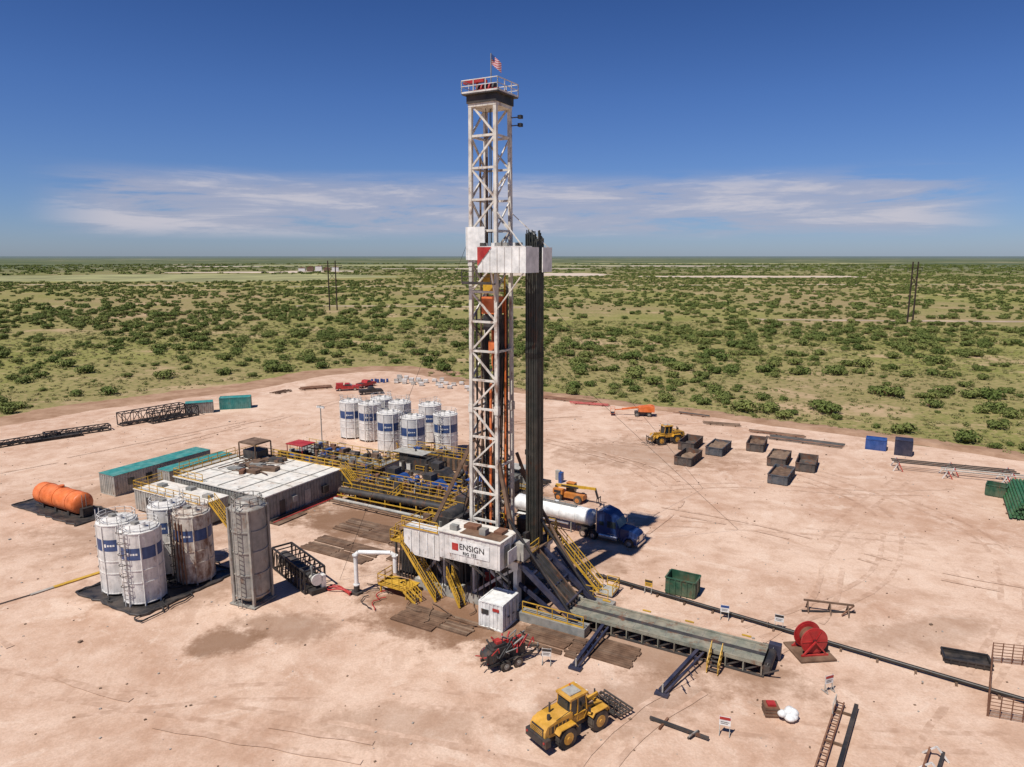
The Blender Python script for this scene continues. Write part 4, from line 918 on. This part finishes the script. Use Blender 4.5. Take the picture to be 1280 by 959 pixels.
for x,y,rt,fl,mm,lw in ((6.2,53,88,'mud','skip',.5),(4.0,62.5,90,'skip','skip',.3),(9.2,61.5,88,'mud','skip_blue',.8),(14.6,67.5,94,'brown','skip',.6),(19.6,59.8,90,'mud','skip',.85),(24.0,59,92,'skip','skip',.4),(21.4,50.3,88,'brown','skip_blue',.7)):
    dumpster('mud_skip',x,y,6.0,2.8,1.5,mm,rt,fl,low=lw).done()
container('blue_container',33.3,77.3,3.2,2.4,1.9,'blue',0).done();container('blue_container',37.6,75.6,2.6,2.4,2.7,'navy',0).done()
def piperack(name,x,y,l,w,rot,world,pm_,n,zs=.9,st=3,pr_=.1,legm='white'):
    o=M(name,x,y,rot,0,world)
    for i in range(st):
        xx=-l/2+.8+(l-1.6)*i/max(1,st-1)
        o.beam((xx,-w/2,zs),(xx,w/2,zs),.14,legm)
        for sd in (-1,1): o.beam((xx-.7,sd*w/2,0),(xx,sd*w/2,zs+.3),.14,legm);o.beam((xx+.7,sd*w/2,0),(xx,sd*w/2,zs+.3),.14,'red' if legm=='white' else legm)
    for i in range(n):
        yy=-w/2+.2+(w-.4)*(i+.5)/n;e=rr.uniform(-.4,.4);o.cyl((-l/2+e,yy,zs+.07+pr_),(l/2+e,yy,zs+.07+pr_),pr_,pm_,8)
    return o.done()
piperack('pipe_rack',69.5,108,17,3.2,-22,True,'pipe_dark',3,1.2,3)
piperack('pipe_rack',75,104,17,3,-22,True,'grey_light',2,1.0,3)
o=M('green_pipe_stack',70.2,92.5,60,0,True)
for z in range(6):
    for i in range(12-z): e=rr.uniform(-.4,.4);o.cyl((-6+e,-2.4+i*.42+z*.21,.45+z*.38),(6+e,-2.4+i*.42+z*.21,.45+z*.38),.19,'green_pipe',10)
for x in (-4,0,4): o.beam((x,-2.8,.14),(x,2.6,.14),.2,'brown')
o.done()
def pipes(name,x,y,l,w,n,rot,m,z=.1,layers=1):
    o=M(name,x,y,rot,0,True)
    for xx in (-l*.35,0,l*.35): o.beam((xx,-w/2,.1),(xx,w/2,.1),.2,'brown')
    for k_ in range(layers):
        for i in range(n): e=rr.uniform(-.8,.8);o.cyl((-l/2+e,-w/2+w*(i+.5)/n,.32+k_*.22),(l/2+e*.5,-w/2+w*(i+.5)/n+rr.uniform(-.1,.1),.32+k_*.22),.1,m if rr.random()<.7 else 'rust',7)
    o.done()
pipes('pipe_pile',54,127.5,13,3,9,-32,'steel_dark');pipes('pipe_pile',51,133,10,1.6,5,-30,'brown');pipes('pipe_pile',43,141,7,2,5,-20,'brown')
pipes('pipe_pile',13,166,14,3,8,-30,'rust');pipes('pipe_pile',18,161,9,2,5,-20,'red');pipes('pipe_pile',39,150,7,1.5,3,-35,'steel_dark')
pipes('pipe_pile',-51,181,8,3,6,25,'rust',layers=2);pipes('pipe_pile',-58,176,5,3,4,60,'brown')
def truss(name,x,y,l,w,h,rot,m='steel_dark'):
    o=M(name,x,y,rot,0,True);o.frame(-l/2,l/2,-w/2,w/2,.15,h,.16,m);n=int(l/1.6)
    for i in range(n):
        a=-l/2+i*l/n;b_=a+l/n
        for yy in (-w/2,w/2): o.beam((a,yy,.15 if i%2 else h),(b_,yy,h if i%2 else .15),.1,m);o.beam((a,yy,.15),(a,yy,h),.1,m)
        o.beam((a,-w/2,h),(b_,w/2,h),.09,m);o.beam((a,-w/2,h),(a,w/2,h),.1,m);o.beam((a,-w/2,.2),(a,w/2,.2),.14,m)
    for q in range(3): o.cyl((-l/2+.3,-w/3+q*w/3,.4),(l/2-.3,-w/3+q*w/3,.45),.12,m,7)
    o.done()
truss('steel_frame_rack',-75.5,145.5,13,2.4,2.6,52);truss('steel_frame_rack',-71.5,146.5,10,2.2,2.2,54,'black')
truss('mast_section',-90.5,126.5,13,2.0,.9,50,'black');truss('mast_section',-84,133.6,11,2.2,1.1,42,'black');truss('mast_section',-86,129.5,9,1.2,.5,42,'black')
container('teal_container',-62.6,157.6,6.5,2.6,2.6,'teal',16,world=True).done();container('grey_container',-68.6,152.6,5.4,2.4,2.4,'silo_grey',22,'teal',True).done()
o=M('pallets_of_sacks',world=True)
for i in range(9):
    for j in range(4):
        if rr.random()<.22:continue
        x=-34.5+i*2.6+j*1.0+rr.uniform(-.3,.3);y=198.5-i*1.4-j*3+rr.uniform(-.3,.3)
        o.bx(x-.6,x+.6,y-.6,y+.6,.05,.18,'wood');h=rr.uniform(.6,1.3);nl=int(h/.2)
        for q in range(nl): o.box((x,y,.28+q*.2),(1.15+rr.uniform(-.08,.08),1.15,.19),'white' if rr.random()<.75 else 'grey_light',rz=rr.uniform(-6,6))
o.done()
o=M('blue_drums',world=True)
for i in range(6): x,y=-38+i*.8,190+(i%2)*.8;o.cyl((x,y,.05),(x,y,1.0),.32,'blue',12);o.cyl((x,y,.4),(x,y,.44),.34,'blue',12)
o.done()
# ---------------------------------------------------------------- right/front yard things
o=M('steel_pipeline')
PA=Vector((9.5,5.0,.35));PB=Vector((58,-.6,.35))
o.cyl(PA,PB,.17,'pipe_dark',12)
for i in range(17):
    p=PA.lerp(PB,(i+.5)/17);o.beam((p.x,p.y-.5,.12),(p.x,p.y+.5,.12),.18,'brown')
    if i%3==0:o.cyl(PA.lerp(PB,(i+.3)/17),PA.lerp(PB,(i+.32)/17),.24,'steel_dark',12)
o.done()
pen=[(35.6,48.0),(40.7,55.2),(50,53.2),(44,45.0),(35.6,48.0)]
o=M('cattle_panel_pen',world=True)
for a,b_ in zip(pen[:-1],pen[1:]):
    a=Vector(a+(0,));b_=Vector(b_+(0,));n=max(1,int((b_-a).length/2.6))
    for i in range(n):
        p=a.lerp(b_,i/n);q=a.lerp(b_,(i+.97)/n)
        for z in (.15,.42,.7,.98,1.26,1.55,1.8): o.beam(p+Vector((0,0,z)),q+Vector((0,0,z)),.045,'rust')
        for t_ in (0,.25,.5,.75,1): w_=p.lerp(q,t_);o.beam(w_,w_+Vector((0,0,1.85)),.06,'rust')
o.done()
def signb(x,y,rot,cols=('white_clean','red')):
    o=M('safety_sign',x,y,rot)
    for sd in (-.35,.35): o.beam((sd,0,0),(sd,0,1.5),.05,'grey_light');o.beam((sd,-.35,.1),(sd,.35,.1),.05,'grey_light');o.beam((sd,-.35,.1),(sd,0,.7),.04,'grey_light')
    o.bx(-.4,.4,-.05,-.03,.75,1.45,cols[0]);o.bx(-.38,.38,-.06,-.052,1.2,1.42,cols[1]);o.bx(-.3,.3,-.06,-.052,1.0,1.04,'black');o.bx(-.3,.2,-.06,-.052,.88,.92,'black');o.done()
signb(27.4,-14.2,10);signb(33.4,-5,50);signb(28.4,3.2,5,('white_clean','black'));signb(23.6,2.6,10,('white_clean','blue'));signb(15.6,4.2,0,('yellow','black'));signb(12.2,-12.4,20,('white','black'))
o=M('waste_bag',31.1,-10.3)
for q in range(9): o.ell((rr.uniform(-.35,.35),rr.uniform(-.3,.3),.32+rr.uniform(0,.35)),rr.uniform(.3,.5),rr.uniform(.3,.5),rr.uniform(.25,.4),'white_clean',9,6)
o.done()
o=M('wooden_crate',29.9,-10.2,25);o.bx(-.5,.5,-.5,.5,.1,.85,'rust')
for z in (.2,.45,.7): o.bx(-.53,.53,-.53,.53,z,z+.12,'brown')
o.bx(-.3,.3,-.3,.3,.851,1.0,'red');o.done()
o=M('steel_beam',24.4,-15.4,-3);o.beam((-2.2,0,.25),(2.2,0,.25),.2,'steel_dark');o.beam((-1.2,-.7,.12),(-1.1,.8,.12),.16,'rust');o.beam((.9,-.6,.12),(1.3,.6,.12),.14,'steel_dark');o.beam((1.3,.2,.4),(1.0,-.7,.35),.1,'grey');o.done()
o=M('gangway_section',34.6,-11.5,86)
o.beam((-5,-.55,.4),(5,-.55,.4),.28,'black',.35);o.beam((-5,.3,.35),(5,.3,.35),.1,'rust');o.beam((-5,.8,.35),(5,.8,.35),.1,'rust')
for i in range(14): o.beam((-4.8+i*.74,.3,.35),(-4.8+i*.74,.8,.35),.07,'rust')
for x in (-4,0,4): o.beam((x,-.7,.12),(x,.9,.12),.16,'brown')
for x in (3,4.4): o.beam((x,.8,.35),(x,.8,1.2),.07,'grey_light')
o.beam((3,.8,1.2),(4.4,.8,1.2),.07,'grey_light');o.done()
o=M('gangway_section',40.3,-11.6,80)
o.beam((-3,-.4,.5),(2.2,-.4,.5),.2,'black');o.beam((-3,.4,.5),(2.2,.4,.5),.16,'rust')
for x in (-2,0,2): o.beam((x,-.8,.05),(x,0,.9),.1,'white');o.beam((x,.8,.05),(x,0,.9),.1,'white')
o.done()
o=M('saw_horse_rack',32.2,8.8,14)
for x in (-2,0,1.6):
    o.beam((x,-.7,.05),(x,0,1.0),.12,'brown');o.beam((x,.7,.05),(x,0,1.0),.12,'brown');o.beam((x,-.5,.35),(x,.5,.35),.1,'brown')
o.beam((-2.4,0,1.05),(2.1,0,1.05),.16,'brown');o.beam((-2.6,-.6,.2),(2.4,.5,.15),.12,'steel_dark');o.beam((1,-.6,.2),(2.3,.9,.6),.12,'rust');o.done()
o=M('yellow_hose_ramp',world=True);o.beam((-47.6,68.9,.12),(-44.5,72.8,.12),.5,'yellow',.1);o.beam((-48.9,67.2,.12),(-47.6,68.9,.12),.4,'concrete',.08);o.beam((-60,55,.12),(-48.9,67.2,.12),.12,'black',.06);o.done()
o=M('gravel_and_debris',world=True)
for q in range(1800):
    x=rr.uniform(-90,90);y=rr.uniform(35,150)
    if inpad(x,y)>-3:continue
    s_=rr.uniform(.04,.13)*(1 if rr.random()<.97 else 2);o.box((x,y,.03+s_*.3),(s_*1.4,s_,s_*.7),rr.choice(['concrete','brown','concrete','mud']),rz=rr.uniform(0,90))
o.done()
# ---------------------------------------------------------------- light, sky, camera
EL=math.radians(60);AZ=math.radians(222)
sd=Vector((math.sin(AZ)*math.cos(EL),math.cos(AZ)*math.cos(EL),math.sin(EL)))
L_=bpy.data.lights.new('sun','SUN');L_.energy=5.0;L_.angle=math.radians(.5);L_.color=(1,.955,.885)
lo=bpy.data.objects.new('sun',L_);link(lo);lo.rotation_euler=sd.to_track_quat('Z','Y').to_euler()
W=bpy.data.worlds.new('World');sc.world=W;W.use_nodes=True;k=NB(W);bg=k.N['Background']
sky=k.N.new('ShaderNodeTexSky');sky.sky_type='NISHITA';sky.sun_disc=False;sky.sun_elevation=EL;sky.sun_rotation=AZ;sky.altitude=900;sky.air_density=1.0;sky.dust_density=.6;sky.ozone_density=3
sx=k.N.new('ShaderNodeSeparateXYZ');k.L.new(k.tc.outputs['Generated'],sx.inputs[0])
az=k.math('ARCTAN2',sx.outputs['X'],sx.outputs['Y']);z=sx.outputs['Z']
cb=k.N.new('ShaderNodeCombineXYZ');k.L.new(k.math('MULTIPLY',az,2.2),cb.inputs[0]);k.L.new(k.math('MULTIPLY',z,18),cb.inputs[1])
n1=k.noise(2.0,8,rg=.66,src=cb.outputs[0],dist=.35)
n2=k.noise(.9,2,rg=.5,src=cb.outputs[0])
band=k.math('MULTIPLY',k.rng(z,.018,.04,0,1,True),k.rng(z,.115,.08,0,1,True))
azm=k.math('MULTIPLY',k.rng(az,-.6,-.48,0,1,True),k.rng(az,.62,.48,0,1,True))
cs=k.math('ADD',n1,k.math('MULTIPLY',n2,.4))
msk=k.math('MULTIPLY',band,azm)
cm=k.math('MULTIPLY',msk,k.rng(cs,.52,.68,0,.7,True))
cm2=k.math('MULTIPLY',msk,k.rng(cs,.68,.84,0,.7,True))
tint=k.mix(k.rng(z,0,.2),(.62,.75,1.12),(.46,.66,1.08))
tint=k.mix(k.rng(z,.2,.47),tint,(.17,.37,.75))
col=k.mix(1.0,sky.outputs[0],tint,'MULTIPLY')
col=k.mix(cm,col,(5.3,5.4,6.7))
col=k.mix(cm2,col,(7.8,7.5,8.2))
k.L.new(col,bg.inputs[0]);bg.inputs[1].default_value=.078
cd=bpy.data.cameras.new('camera');cam=bpy.data.objects.new('camera',cd);link(cam)
cd.sensor_width=36;cd.lens=36*888/1280;cd.clip_end=120000;cd.clip_start=.5
cam.location=(0,0,34);cam.rotation_euler=(math.radians(90-10.2),0,0)
sc.camera=cam
